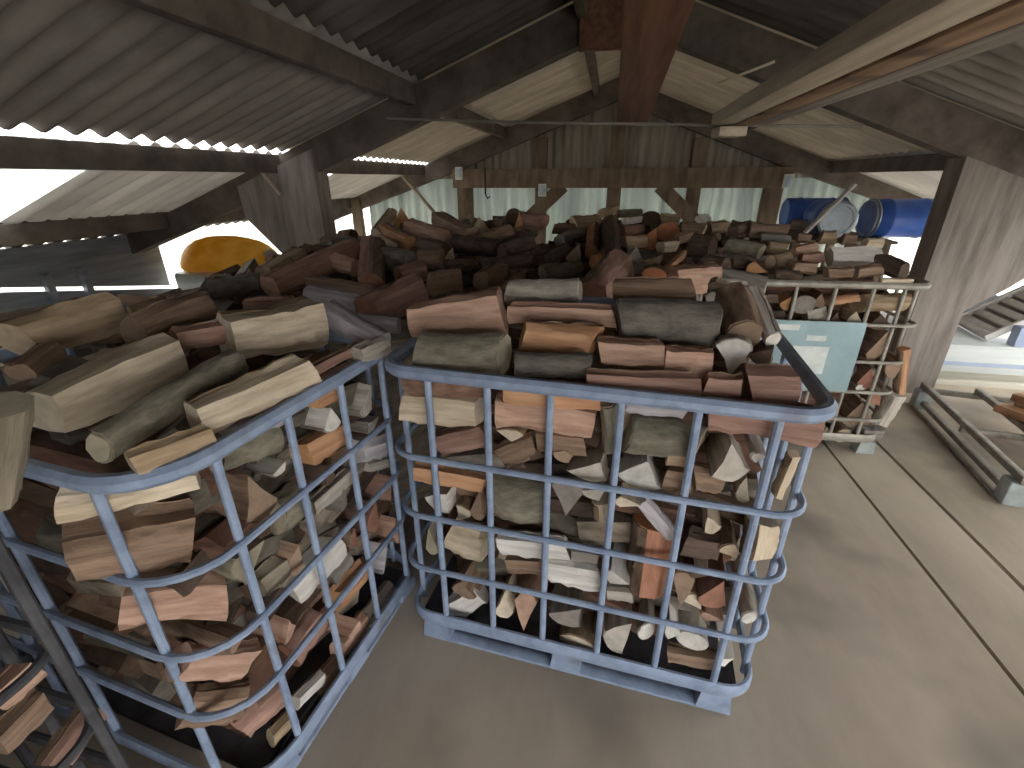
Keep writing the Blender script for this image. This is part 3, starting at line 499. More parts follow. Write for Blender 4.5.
for x, lb in ((-4.35, 'purlin at the left eave'), (-3.0, 'long dark lower purlin along the left roof slope'), (-1.65, 'long dark upper purlin along the left roof slope'), (-0.3, 'purlin just left of the ridge'),
              (0.3, 'purlin just right of the ridge'), (1.65, 'upper purlin along the right roof slope'), (3.0, 'lower purlin along the right roof slope'), (4.35, 'purlin at the right eave')):
    bm = bmesh.new(); z = zr(x) - 0.022; box(bm, x - .035, x + .035, YN, 8.02, z - .15, z, 0.004)
    structure(link('purlin_beam', bm, M['beam']), lb + (' of the loft' if len(lb.split()) < 8 else ''), 'roof beam')

def frame(y, th, tagword):
    for s, w in ((-1, 'left'), (1, 'right')):
        e = 4.88 if s < 0 else 4.48
        poly = [(0, 2.68), (0, 2.955), (s * e, 2.955 - SL * e), (s * e, 2.955 - SL * e - .2), (s * 2.4, 2.68 - SL * 2.4)]
        bm = bmesh.new(); prism(bm, poly, y, y + th)
        structure(link('rafter_beam', bm, M['beam'], smooth=False), f'heavy dark rafter on the {w} of the {tagword}', 'roof beam')
frame(4.2, .14, 'roof frame over the heaps')
frame(7.86, .14, 'gable frame at the far end')
for s, w, inner in ((-1, 'left', 2.6), (1, 'right', 2.41)):
    zb = lambda x: 2.67 - SL * x
    up = .2 if s < 0 else 0.02
    poly = [(s * inner, 0), (s * inner, zb(inner) + up), (s * 3.42, zb(3.42) + up), (s * 3.4, 1.33), (s * 2.98, 0.9), (s * (inner + .34), 0.72), (s * (inner + .34), 0)]
    bm = bmesh.new(); prism(bm, poly, 4.16, 4.37)
    structure(link('portal_column', bm, M['post'], smooth=False), f'broad grey timber column flaring out under the {w} rafter', 'column')
bm = bmesh.new(); box(bm, -.31, .12, 4.15, 4.2, 2.52, 2.93, .004)
structure(link('trim_1', bm, M['plank'], smooth=False), 'dark reddish plate nailed over the rafters at the ridge', 'ridge plate')

bm = bmesh.new(); box(bm, -40, 40, -40, 50, -2.6, -2.4); structure(link('ground', bm, material('added_pale_ground', srgb(150, 148, 138), srgb(176, 172, 162), 0.95, (.5, .5, .5), 5, 0.0), smooth=False), 'pale ground added outside below the loft, dimming the roof', 'ground')  # ground added to cut the light reaching the roof from below
# side walls
def wall(name, x0, x1, y0, y1, z0, z1, mat, label):
    bm = bmesh.new(); box(bm, x0, x1, y0, y1, z0, z1); return structure(link(name, bm, mat, smooth=False), label, 'wall')
def yz_wall(name, poly, x0, x1, mat, label):
    bm = bmesh.new(); a = [bm.verts.new((x0, y, z)) for y, z in poly]; b = [bm.verts.new((x1, y, z)) for y, z in poly]
    bm.faces.new(a); bm.faces.new(b[::-1]); n = len(poly)
    for i in range(n): bm.faces.new((a[i], a[(i + 1) % n], b[(i + 1) % n], b[i]))
    return structure(link(name, bm, mat, smooth=False), label, 'wall')
yz_wall('wall_left', [(YN, 0), (YN, .8), (3.0, .81), (4.7, .485), (YE, .485), (YE, 0)], -4.96, -4.9, M['board'], 'low boarded wall under the bright slit on the left')
yz_wall('wall_left', [(YN, .85), (3.0, .85), (4.55, .55), (4.55, 1.14), (YN, 1.14)], -4.96, -4.9, M['board'], 'blue grey boarding under the left eave')
wall('wall_left', -4.96, -4.9, 6.9, YE, .86, 1.12, M['board'], 'dark eave board at the far left')
wall('wall_right', 4.5, 4.56, YN, YE, 0, .4, M['board'], 'low boarded wall along the right side')
for y, lb in ((3.62, 'second'), (3.3, 'first')):
    bm = bmesh.new(); box(bm, -4.9, -4.85, y, y + .06, .62, .9); structure(link('trim_2', bm, M['board'], smooth=False), f'{lb} small stud across the bright slit on the left', 'stud')
bm = bmesh.new(); box(bm, -4.3, -4.15, 7.8, 7.92, 0, 1.35); structure(link('corner_column', bm, M['gpost'], smooth=False), 'thin post in the bright far left opening', 'post')

def cladding(name, x0, x1, ztop, z0, mat, label, y=8.08):
    pitch = 0.14; n = int((x1 - x0) / pitch * 8); bm = bmesh.new(); A, B = [], []
    for i in range(n + 1):
        x = x0 + (x1 - x0) * i / n; yy = y + 0.022 * math.sin(x * 2 * PI / pitch)
        A.append(bm.verts.new((x, yy, z0))); B.append(bm.verts.new((x, yy, ztop(x))))
    for i in range(n): bm.faces.new((A[i], A[i + 1], B[i + 1], B[i]))
    o = link(name, bm, mat, smooth=True, angle=80); md = o.modifiers.new('Solidify', 'SOLIDIFY'); md.thickness = 0.004
    return structure(o, label, 'wall')
for x0, x1, z0, lb in ((-4.96, .3, 0, 'unseen near gable wall shaping the light, left of the entrance'), (4.1, 4.5, 0, 'unseen near gable wall shaping the light, right of the entrance'), (.3, 4.1, 2.15, 'unseen near gable wall shaping the light, over the entrance')):  # unseen wall added; its entrance is placed to steer the daylight
    bm = bmesh.new(); n_ = 12; xs = [x0 + (x1 - x0) * k / n_ for k in range(n_ + 1)]
    if x0 < 0 < x1: xs = sorted(xs + [0.0])
    prism(bm, [(x, max(z0, zr(x)) if z0 == 0 else max(z0 + .01, zr(x))) for x in xs] + [(x1, z0), (x0, z0)], YN - .06, YN)
    structure(link('wall_near_light_block', bm, M['board'], smooth=False), lb, 'wall')
cladding('wall_back', -4.1, 4.1, lambda x: min(1.66, zr(x) + .012), .3, M['clad'], 'pale blue ribbed cladding low in the far gable')
cladding('wall_back', -4.0, 4.0, lambda x: max(1.665, zr(x) + .012), 1.66, M['clad2'], 'dull beige ribbed cladding high in the far gable')
bm = bmesh.new(); box(bm, -2.46, 2.46, 7.72, 7.86, 1.53, 1.8, .006); structure(link('cross_beam', bm, M['gpost']), 'broad brown cross beam over the far gable wall', 'roof beam')
for i, (x, w, lb) in enumerate(((-2.33, .23, 'grey gable post at the left end of the cross beam'), (-1.085, .17, 'second gable post from the left, with a brace'), (.045, .21, 'middle gable post under the ridge'),
                                (1.21, .18, 'fourth gable post from the left, with a brace'), (2.3, .24, 'gable post at the right end of the cross beam'))):
    bm = bmesh.new(); box(bm, x - w / 2, x + w / 2, 7.88, 8.04, 0, 2.64 - SL * abs(x), .005); structure(link('gable_column', bm, M['gpost']), lb, 'post')
for x0, z0, x1, z1, lb in ((-.72, 1.56, -1.4, .95, 'slanting brace left of the middle gable post'), (.7, 1.56, 1.4, .95, 'slanting brace right of the middle gable post')):
    bm = bmesh.new(); d = Vector((x1 - x0, 0, z1 - z0)); q = Vector((d.z, 0, -d.x)).normalized() * .1
    prism(bm, [(x0 + q.x, z0 + q.z), (x1 + q.x, z1 + q.z), (x1 - q.x, z1 - q.z), (x0 - q.x, z0 - q.z)], 7.74, 7.86)
    structure(link('gable_brace_beam', bm, M['gpost'], smooth=False), lb, 'brace')

# ------------------------------------------------------------------ cages
def cage(name_label, loc, rot, x0, x1, y0, y1, rows, front, back, left, right, mat, footmat, rad=.09, inset=.1, fz=.03, rv=.0105, rr=.0185, skid=True):
    t = thing('wire_cage', name_label, 'cage', loc, rot)
    hi, lo = rows[0], rows[-1]
    bm = bmesh.new(); tube(bm, rrect(x0, x1, y0, y1, rad, hi), rr, 8, True, rr * 1.15); link('top_rim', bm, mat, t)
    for z in rows[1:-1]:
        bm = bmesh.new(); tube(bm, rrect(x0 - .004, x1 + .004, y0 - .004, y1 + .004, rad, z), rv, 8, True); link('hoop', bm, mat, t)
    # bottom band
    bm = bmesh.new(); tube(bm, rrect(x0, x1, y0, y1, rad, lo), .011, 8, True, .03); link('bottom_band', bm, mat, t)
    g = rr * .4
    for xs, y in ((front, y0 + g), (back, y1 - g)):
        for x in xs:
            bm = bmesh.new(); tube(bm, [(x, y, lo - .03), (x, y, lo + .3), (x, y, hi)], rv * 1.05, 8); link('vertical_bar', bm, mat, t)
    for ys, x in ((left, x0 + g), (right, x1 - g)):
        for y in ys:
            bm = bmesh.new(); tube(bm, [(x, y, lo - .03), (x, y, lo + .3), (x, y, hi)], rv * 1.05, 8); link('vertical_bar', bm, mat, t)
    bm = bmesh.new(); e_ = .012 + rad * .3; box(bm, x0 + e_, x1 - e_, y0 + e_, y1 - e_, lo - .035, lo - .015, .004); link('deck', bm, M['dim_steel'], t)
    zb = lo - .03
    for x in (x0 + inset, (x0 + x1) / 2, x1 - inset):
        for y in (y0 + .05, y1 - .05):
            bm = bmesh.new()
            w = .055
            prism(bm, [(x - w, fz), (x - w * .8, zb), (x + w * .8, zb), (x + w, fz)], y - .04, y + .04)
            link('foot', bm, footmat, t, smooth=False)
    if skid:
        for y in (y0 + .05, y1 - .05):
            bm = bmesh.new(); tube(bm, [(x0 + .04, y, .018), ((x0 + x1) / 2, y, .018), (x1 - .04, y, .018)], .03, 8, False, .0165); link('skid_rail', bm, mat, t)
    return t
ang = FRONT['ang']
yb = [.11, .29, .48, .67, .86]
front_cage = cage('blue-grey steel cage of split logs standing alone in the middle of the floor', (FRONT['x'], FRONT['y'], 0), ang, 0, 1.2, 0, 1.0, FRONT['rows'], FRONT['bars'], FRONT['bars'], yb, yb, M['cage'], M['cage'])
tb = [.215, .43, .645, .86]
left_cage = cage('blue-grey steel cage of split logs turned aslant at the left', (LEFT['x'], LEFT['y'], 0), LEFT['ang'], .05, .97, 0, 1.2, LEFT['rows'], tb, tb, [.135, .54, .75, .96, 1.06], [.135, .33, .54, .75, .96, 1.06], M['cage'], M['cage'], rad=.15)
edge_cage = cage('lower shadowy cage cut off by the bottom left picture edge', (EDGE['x'], EDGE['y'], 0), EDGE['ang'], 0, 1.0, -1.2, 0, [1.13, .83, .6, .38, .12], [.02 + .19 * k for k in range(1, 6)], [.02 + .19 * k for k in range(0, 6)], [-.2 * k for k in range(1, 6)], [-.2 * k for k in range(1, 6)], M['dim_steel'], M['dim_steel'])
rear_cage = cage('dull galvanised cage of split logs with a pale plate, at the right rear', (.62, 2.98, 0), 0.04, 0, 1.2, 0, 1.0, [1.1, .87, .64, .44, .25, .115], [.12, .31, .49, .7, .9, 1.06], [.15, .4, .65, .9, 1.05], [.2, .45, .7], [.12, .3, .5, .7, .88], M['cage2'], M['foot'], inset=.055, fz=.0, skid=False)
bm = bmesh.new(); box(bm, .38, .90, -.034, -.022, .45, .89, .004); pl = link('name_plate', bm, M['plate'], rear_cage)
pl['label'] = 'pale blue steel plate with white stickers'
for x0, x1, z0, z1 in ((.53, .73, .56, .735), (.59, .70, .77, .803), (.40, .54, .83, .865)):
    bm = bmesh.new(); box(bm, x0, x1, -.0365, -.0345, z0, z1); link('sticker', bm, M['sticker'], pl, smooth=False)

# ------------------------------------------------------------------ firewood
def unit_poly(kind):
    """section polygon in (y, z), viewer at -y; returns points and a flag per point: True where the edge after it is bark"""
    P = []
    if kind == 'D':
        for i in range(16): a = 2 * PI * i / 16; P.append((math.cos(a), math.sin(a), True))
    elif kind == 'B':       # bark half towards the viewer, split back
        for i in range(11): a = PI * 0.5 + PI * 1.06 * i / 10; P.append((math.cos(a) * 1.0, math.sin(a), i < 10))
        P += [(.35, -.8, False), (.6, -.1, False), (.45, .7, False)]
    elif kind == 'S':       # split face towards the viewer, bark at the back below
        P += [(-.75, .85, False), (-.95, .2, False), (-1.0, -.4, False), (-.8, -.95, False), (-.1, -1.0, False)]
        for i in range(7): a = -PI * .35 + PI * .85 * i / 6; P.append((.2 + math.cos(a) * .8, math.sin(a), i < 6))
        P += [(-.1, 1.0, False)]
    elif kind == 'Q':
        P += [(-.95, .9, False), (-1, 0, False), (-.92, -.95, False), (0, -1, False), (.9, -.9, False), (1, 0, False), (.9, .95, False), (0, 1, False)]
    elif kind == 'W':       # pie slice: apex up, bark arc below
        P += [(0, 1.0, False), (-.42, .25, False), (-.85, -.5, False)]
        for i in range(7): a = PI * 1.17 + PI * .66 * i / 6; P.append((math.cos(a) * 1.0, -.06 + math.sin(a) * .92, i < 6))
        P += [(.5, .15, False)]
    return P

def log(a, b, r1, r2, dz, roll, kind, c, region, label):
    a, b = Vector(a), Vector(b); X = (b - a); L = X.length; X.normalize()
    end = kind in 'DW'
    up = Vector((0, 0, 1)) if abs(X.z) < .85 else Vector((-.2, .98, 0))
    zz = (up - X * up.dot(X)).normalized(); yy = zz.cross(X).normalized()
    rnd = random.Random(int(round(a.x * 1000)) * 7919 + int(round(a.y * 1000)) * 104729 + int(round(a.z * 1000)) * 31 + ord(kind))
    P = unit_poly(kind); n = len(P); K = 9 if L > .12 else 6
    cr, sr = math.cos(math.radians(roll)), math.sin(math.radians(roll))
    jig = [rnd.uniform(.84, 1.1) if not q[2] else rnd.uniform(.97, 1.03) for q in P]
    ph = [rnd.uniform(0, 6.28) for _ in range(n)]
    bow = (rnd.uniform(-.1, .1), rnd.uniform(-.1, .1))
    skew = (rnd.uniform(-.3, .3), rnd.uniform(-.3, .3))
    def pt(i, k, grow=0.0):
        t = k / (K - 1); r = r1 + (r2 - r1) * t
        y, z, bk = P[i]
        y, z = (y * cr - z * sr, y * sr + z * cr) if roll else (y, z)
        w = 1 + (.05 if not bk else .03) * math.sin(ph[i] + t * 5) + (0 if bk else rnd_tab[i][k])
        g = jig[i] * w
        yv, zv = y * r * dz * g, z * r * g
        if grow:
            d = math.hypot(yv, zv) or 1; yv += yv / d * grow; zv += zv / d * grow
        s = math.sin(PI * t); yv += bow[0] * r * s; zv += bow[1] * r * s
        xo = 0.0
        if k == 0: xo = (y * skew[0] + z * skew[1]) * r + rnd_tab[i][0] * r * .4
        if k == K - 1: xo = (y * skew[1] - z * skew[0]) * r + rnd_tab[i][1] * r * .4
        return (t * L + xo, yv, zv)
    rnd_tab = [[rnd.uniform(-.09, .09) for _ in range(K)] for _ in range(n)]
    bm = bmesh.new()
    R = [[bm.verts.new(pt(i, k)) for i in range(n)] for k in range(K)]
    for k in range(K - 1):
        for i in range(n): bm.faces.new((R[k][i], R[k][(i + 1) % n], R[k + 1][(i + 1) % n], R[k + 1][i]))
    for k, ring in ((0, R[0]), (K - 1, R[-1])):
        cen = Vector((0, 0, 0))
        for v in ring: cen += v.co
        cv = bm.verts.new(cen / n)
        for i in range(n):
            fc = bm.faces.new((ring[i], ring[(i + 1) % n], cv)); fc.material_index = 1
    o = link('firewood_log', bm, [wood(c), cut(c)], angle=28)
    m = Matrix((X, yy, zz)).transposed().to_4x4(); m.translation = a; o.matrix_world = m
    tag(o, label, 'log', GROUPS[region])
    idx = [i for i in range(n) if P[i][2]]
    if idx:
        th = .004 if kind != 'B' else .006
        bm = bmesh.new(); ids = idx + [(idx[-1] + 1) % n]; closed = len(idx) == n
        if closed: ids = idx
        ks = list(range(K)); O_, I_ = [], []
        for k in ks:
            row, row2 = [], []
            for i in ids:
                p = pt(i, k, th * (1 + .35 * math.sin(ph[i] * 3 + k * 2))); q = pt(i, k, -.004)
                dx = .004 if k == 0 else -.004 if k == K - 1 else 0
                row.append(bm.verts.new((p[0] + dx, p[1], p[2]))); row2.append(bm.verts.new((q[0] + dx, q[1], q[2])))
            O_.append(row); I_.append(row2)
        m_ = len(ids); rng = range(m_) if closed else range(m_ - 1)
        for k in range(K - 1):
            for i in rng:
                j = (i + 1) % m_
                bm.faces.new((O_[k][i], O_[k][j], O_[k + 1][j], O_[k + 1][i])); bm.faces.new((I_[k][i], I_[k + 1][i], I_[k + 1][j], I_[k][j]))
            if not closed:
                bm.faces.new((O_[k][0], O_[k + 1][0], I_[k + 1][0], I_[k][0])); bm.faces.new((O_[k][-1], I_[k][-1], I_[k + 1][-1], O_[k + 1][-1]))
        for k in (0, K - 1):
            for i in rng:
                j = (i + 1) % m_; bm.faces.new((O_[k][i], I_[k][i], I_[k][j], O_[k][j]))
        bk = link('bark', bm, barkm(c), o, angle=50)
    return o
for d in LOGS: log(d[0:3], d[3:6], d[6], d[7], d[8], d[9], d[10], d[11], d[12], d[13])

# the uncountable mass of wood deep inside heaps and cages
def mass(name, label, place, count, seed, r=(.035, .06), solid=None):
    rg = random.Random(seed); bm = bmesh.new()
    if solid: solid(bm)
    for q in range(count):
        p, d = place(rg); d = Vector(d).normalized(); p = Vector(p)
        up = Vector((0, 0, 1)) if abs(d.z) < .9 else Vector((1, 0, 0))
        y = up.cross(d).normalized(); z = d.cross(y); L = rg.uniform(.2, .3); rad = rg.uniform(*r); ns = rg.choice((4, 5, 6)); ph = rg.uniform(0, 6)
        prof = [(math.cos(2 * PI * i / ns + ph) * rad * rg.uniform(.8, 1.1), math.sin(2 * PI * i / ns + ph) * rad * rg.uniform(.8, 1.1)) for i in range(ns)]
        A = [bm.verts.new(p - d * L / 2 + y * c0 + z * s0) for c0, s0 in prof]; B = [bm.verts.new(p + d * L / 2 + y * c0 + z * s0) for c0, s0 in prof]
        bm.faces.new(A); bm.faces.new(B[::-1])
        for i in range(ns): bm.faces.new((A[i], A[(i + 1) % ns], B[(i + 1) % ns], B[i]))
    o = link(name, bm, M_MASS, smooth=False)
    return tag(o, label, 'firewood', None, 'stuff')
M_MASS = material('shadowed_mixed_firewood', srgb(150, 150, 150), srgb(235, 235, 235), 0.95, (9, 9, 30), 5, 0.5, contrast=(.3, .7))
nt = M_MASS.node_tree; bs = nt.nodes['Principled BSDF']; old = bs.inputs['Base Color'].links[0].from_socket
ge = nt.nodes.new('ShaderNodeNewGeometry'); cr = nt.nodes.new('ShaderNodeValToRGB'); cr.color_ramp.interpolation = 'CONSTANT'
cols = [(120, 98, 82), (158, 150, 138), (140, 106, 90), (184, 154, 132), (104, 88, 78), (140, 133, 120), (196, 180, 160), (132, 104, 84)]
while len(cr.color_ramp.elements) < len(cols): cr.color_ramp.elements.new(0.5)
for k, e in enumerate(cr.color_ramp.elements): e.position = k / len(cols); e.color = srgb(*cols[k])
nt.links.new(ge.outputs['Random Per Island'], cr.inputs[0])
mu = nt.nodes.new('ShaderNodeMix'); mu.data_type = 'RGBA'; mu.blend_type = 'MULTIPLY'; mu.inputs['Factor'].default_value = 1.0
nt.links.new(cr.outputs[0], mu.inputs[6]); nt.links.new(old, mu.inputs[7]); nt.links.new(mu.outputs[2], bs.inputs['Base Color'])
def loc(o, x, y, z):
    return o.matrix_basis @ Vector((x, y, z))
def cage_mass(c, x0, x1, y0, y1, z0, z1, label, seed, count):
    mb = Matrix.Translation(c.location) @ Matrix.Rotation(c.rotation_euler.z, 4, 'Z')
    def solid(bm):
        n0 = len(bm.verts); box(bm, x0, x1, y0, y1, z0, z1)
        bm.verts.ensure_lookup_table()
        for v in bm.verts[n0:]: v.co = mb @ v.co
    def place(rg):
        s = rg.random()
        if s < .45: p = (rg.uniform(x0 + .08, x1 - .08), y0 + rg.uniform(-.06, .03), rg.uniform(z0 + .065, z1)); d = (1, rg.uniform(-.2, .2), rg.uniform(-.35, .35))
        elif s < .68: p = (rg.choice((x0, x1)), rg.uniform(y0 + .1, y1 - .14), rg.uniform(z0 + .065, z1)); d = (rg.uniform(-.2, .2), 1, rg.uniform(-.3, .3))
        else: p = (rg.uniform(x0 + .12, x1 - .12), rg.uniform(y0 + .08, y1 - .1), z1); d = (1, rg.uniform(-1, 1), rg.uniform(-.15, .15))
        return mb @ Vector(p), mb.to_3x3() @ Vector(d)
    return mass('firewood_debris', label, place, count, seed, solid=solid)
cage_mass(front_cage, .12, 1.08, .2, .9, .147, 1.1, 'shadowed firewood deep inside the middle cage', 1, 200)
cage_mass(left_cage, .17, .9, .17, 1.06, .112, 1.07, 'shadowed firewood deep inside the left cage', 2, 190)
cage_mass(edge_cage, .1, .9, -1.08, -.26, .12, .7, 'shadowed firewood low inside the cage at the left picture edge', 3, 40)
cage_mass(rear_cage, .12, 1.08, .2, .88, .085, 1.04, 'shadowed firewood deep inside the right rear cage', 4, 80)
def heap_mass(poly, z_of, label, seed, count, drop=.125):
    x0, x1 = min(q[0] for q in poly), max(q[0] for q in poly); y0, y1 = min(q[1] for q in poly), max(q[1] for q in poly)
    def inside(x, y):
        c = False; j = len(poly) - 1
        for i in range(len(poly)):
            if (poly[i][1] > y) != (poly[j][1] > y) and x < (poly[j][0] - poly[i][0]) * (y - poly[i][1]) / (poly[j][1] - poly[i][1]) + poly[i][0]: c = not c
            j = i
        return c
    def solid(bm):
        A = [bm.verts.new((x, y, 0.01)) for x, y in poly]; B = [bm.verts.new((x, y, z_of(x, y) - drop)) for x, y in poly]
        n = len(poly); bm.faces.new(A); bm.faces.new(B[::-1])
        for i in range(n): bm.faces.new((A[i], A[(i + 1) % n], B[(i + 1) % n], B[i]))
    def place(rg):
        while True:
            x, y = rg.uniform(x0, x1), rg.uniform(y0, y1)
            if inside(x, y): break
        a = rg.uniform(0, PI); return (x, y, z_of(x, y) - drop + rg.uniform(-.02, .03)), (math.cos(a), math.sin(a), rg.uniform(-.25, .25))
    return mass('firewood_debris', label, place, count, seed, (.04, .065), solid)
heap_mass([(-3.3, 2.3), (-2.95, 1.55), (-2.15, 1.5), (-2.1, 1.85), (-1.05, 1.8), (-.78, 2.3), (-.72, 4.2), (-.75, 5.0), (-2.3, 4.1), (-2.45, 3.6), (-2.75, 2.8)], lambda x, y: 1.13 + .092 * (y - 2.0) - .17 * max(0, -2.2 - x), 'mixed firewood filling the left rear heap', 5, 260)
heap_mass([(-.58, 2.4), (.45, 2.4), (.45, 4.25), (1.55, 4.3), (1.6, 6.3), (-.5, 6.3)], lambda x, y: 1.14 + .03 * (y - 2.3), 'mixed firewood filling the middle rear heap', 6, 190)

# ------------------------------------------------------------------ boards stored overhead, rod and laths
def plank(name, a, b, w, h, mat, label, cat, group=None):
    a, b = Vector(a), Vector(b); d = b - a; L = d.length
    bm = bmesh.new(); box(bm, -w / 2, w / 2, 0, L, 0, h, min(w, h) * .08)
    o = link(name, bm, mat); y = d.normalized(); x = y.cross(Vector((0, 0, 1))).normalized(); z = x.cross(y)
    m = Matrix((x, y, z)).transposed().to_4x4(); m.translation = a; o.matrix_world = m
    return tag(o, label, cat, group)
plank('hanging_plank', (.122, 4.28, 2.062), (.1, -.5, 2.36), .235, .045, M['plank'], 'wide reddish brown plank stored overhead along the ridge', 'plank')
SB = 'boards stored overhead on the right'
plank('hanging_timber', (.74, 4.04, 2.005), (.74, -.6, 2.01), .14, .075, M['pale'], 'pale squared timber overhead, left one of the stored boards', 'timber', SB)
plank('hanging_timber', (.872, 4.0, 1.998), (.872, -.6, 2.0), .115, .06, M['stain'], 'orange stained timber overhead beside the pale one', 'timber', SB)
plank('hanging_timber', (.99, 3.9, 2.0), (.99, -.6, 2.0), .11, .05, M['grey'], 'thin grey board overhead, rightmost of the stored boards', 'timber', SB)
plank('hanging_timber', (.775, 4.06, 1.93), (.8, 3.9, 1.93), .19, .06, M['pale'], 'short packing block under the far ends of the stored boards', 'timber', SB)
bm = bmesh.new(); tube(bm, [(-1.86, 4.15, 2.125), (-.9, 4.14, 2.075), (.1, 4.13, 2.04), (.7, 4.12, 2.02), (1.7, 4.15, 1.99)], .011, 8)
tag(link('hanging_rod', bm, M['rod']), 'thin pale rod spanning the loft just under the plank ends', 'rod')
plank('pale_lath', (.66, 3.9, 2.24), (.98, 3.88, 2.345), .02, .015, M['pale'], 'thin pale lath over the stored boards, near the right rafter', 'lath')
plank('pale_lath', (-2.56, 6.0, 1.69), (-2.1, 6.0, 1.18), .09, .02, M['pale'], 'pale slanting lath above the left rear heap', 'lath')  # lath floats in place
plank('pale_lath', (2.2, 5.2, 1.6), (1.88, 5.2, 1.17), .08, .02, M['slat'], 'pale slanting lath in front of the blue drums', 'lath')
plank('pale_lath', (-3.13, 4.135, 1.73), (-2.97, 4.135, 1.53), .03, .02, M['pale'], 'short pale strip nailed aslant on the left column', 'lath')
for x, z, lb in ((-2.34, 1.74, 'small white box at the top of the leftmost gable post'), (-1.03, 1.5, 'small white box on the second gable post'), (2.4, 1.62, 'small white box at the right end of the cross beam')):
    t = thing('mount_box', lb, 'box', (x, 7.7, z), 0, None)
    bm = bmesh.new(); box(bm, -.06, .06, -.03, .02, -.09, .09, .008); link('casing', bm, M['sticker'], t)
    bm = bmesh.new(); box(bm, -.045, .045, -.036, -.028, -.07, .07, .003); link('cover', bm, M['lid'], t)
bm = bmesh.new(); tube(bm, [(-1.92, 7.68, 1.82), (-1.92, 7.68, 1.6), (-1.92, 7.68, 1.44), (-1.89, 7.68, 1.38), (-1.85, 7.68, 1.41)], .012, 6)
tag(link('hanging_hook', bm, M['dark']), 'dark wire hook hanging from the gable cross beam', 'hook')

# ------------------------------------------------------------------ drums
def drum(label, loc, rot, r, L, mat):
    t = thing('plastic_drum', label, 'drum', loc, 0, 'blue drums under the right eave'); t.rotation_euler = rot
    prof = [(0, 0), (r * .9, 0), (r * .97, .015), (r, .05), (r, .2 * L), (r * 1.04, .22 * L), (r * 1.04, .25 * L), (r, .27 * L), (r, .72 * L), (r * 1.04, .74 * L), (r * 1.04, .77 * L), (r, .79 * L), (r * .98, .93 * L), (r * .9, .96 * L), (0, .96 * L)]
    def lathe(prof, seg=28):
        bm = bmesh.new(); R = []
        for q, z in prof:
            R.append([bm.verts.new((q * math.cos(2 * PI * k / seg), q * math.sin(2 * PI * k / seg), z)) for k in range(seg)] if q else [bm.verts.new((0, 0, z))])
        for A, B in zip(R, R[1:]):
            for k in range(seg):
                k2 = (k + 1) % seg
                if len(A) == 1: bm.faces.new((A[0], B[k], B[k2]))
                elif len(B) == 1: bm.faces.new((A[k], A[k2], B[0]))
                else: bm.faces.new((A[k], A[k2], B[k2], B[k]))
        return bm
    link('body', lathe(prof), mat, t)
    link('lid', lathe([(0, .962 * L), (r * .93, .962 * L), (r * .96, .985 * L), (r * .93, L), (r * .8, L), (r * .77, .985 * L), (0, .985 * L)]), M['lid'], t)
    bm = bmesh.new(); tube(bm, [(r * .985 * math.cos(2 * PI * k / 28), r * .985 * math.sin(2 * PI * k / 28), .955 * L) for k in range(28)], .012, 6, True); link('clamp_ring', bm, M['ring'], t)
    return t
drum('blue drum lying with its pale lid towards the viewer', (2.45, 6.5, 1.255), (PI / 2, 0, -.12), .18, .75, M['blue'])
drum('blue drum lying sideways nearest the bright opening', (3.5, 6.2, 1.25), (0, -PI / 2, .1), .2, .72, M['blue'])
drum('dark blue drum half hidden left of the pale-lidded drum', (2.2, 6.95, 1.24), (0, PI / 2, 0), .19, .7, M['blue'])
t = thing('drum_trestle', 'low timber trestle under the blue drums', 'trestle', (0, 0, 0))
bm = bmesh.new(); box(bm, 1.95, 2.98, 5.75, 7.2, 1.02, 1.05, .005); link('top_board', bm, M['gpost'], t)
for x in (2.02, 2.9):
    for y in (5.82, 7.12):
        bm = bmesh.new(); box(bm, x - .04, x + .04, y - .04, y + .04, 0, 1.02, .005); link('leg', bm, M['gpost'], t)

# ------------------------------------------------------------------ things under the left eave
t = thing('wrapped_bale', 'pale plastic wrapped bale under the yellow tarpaulin', 'bale', (-4.2, 4.77, 0))
bm = bmesh.new(); box(bm, -.55, .5, -.3, .33, 0, .7, .05)
for v in bm.verts: v.co.z += .02 * math.sin(v.co.x * 9) * (v.co.z > .5)
link('wrapping', bm, M['bale'], t)
for x in (-.1, .35):
    bm = bmesh.new(); tube(bm, [(x, -.306, .03), (x, -.306, .66), (x, -.27, .708), (x, .3, .708), (x, .336, .66), (x, .336, .03)], .009, 6); link('strap', bm, M['slat'], t)
bm = bmesh.new(); N1, N2 = 28, 9; V = []
for j in range(N2):
    fz = j / (N2 - 1); row = []
    for i in range(N1):
        a = 2 * PI * i / N1; q = math.cos(fz * PI / 2) ** .8; wv = 1 + .05 * math.sin(a * 5) * (1 - fz)
        row.append(bm.verts.new((.64 * q * wv * math.cos(a), .3 * q * wv * math.sin(a), (.34) * math.sin(fz * PI / 2) + .012 * math.sin(a * 7 + j))))
    V.append(row)
for j in range(N2 - 1):
    for i in range(N1): bm.faces.new((V[j][i], V[j][(i + 1) % N1], V[j + 1][(i + 1) % N1], V[j + 1][i]))
bm.faces.new(V[0][::-1]); bm.faces.new(V[-1])
tag(link('tarpaulin', bm, M['yellow'], angle=60, loc=(-4.2, 4.75, .74)), 'yellow tarpaulin bulging under the left eave behind the column', 'tarpaulin')

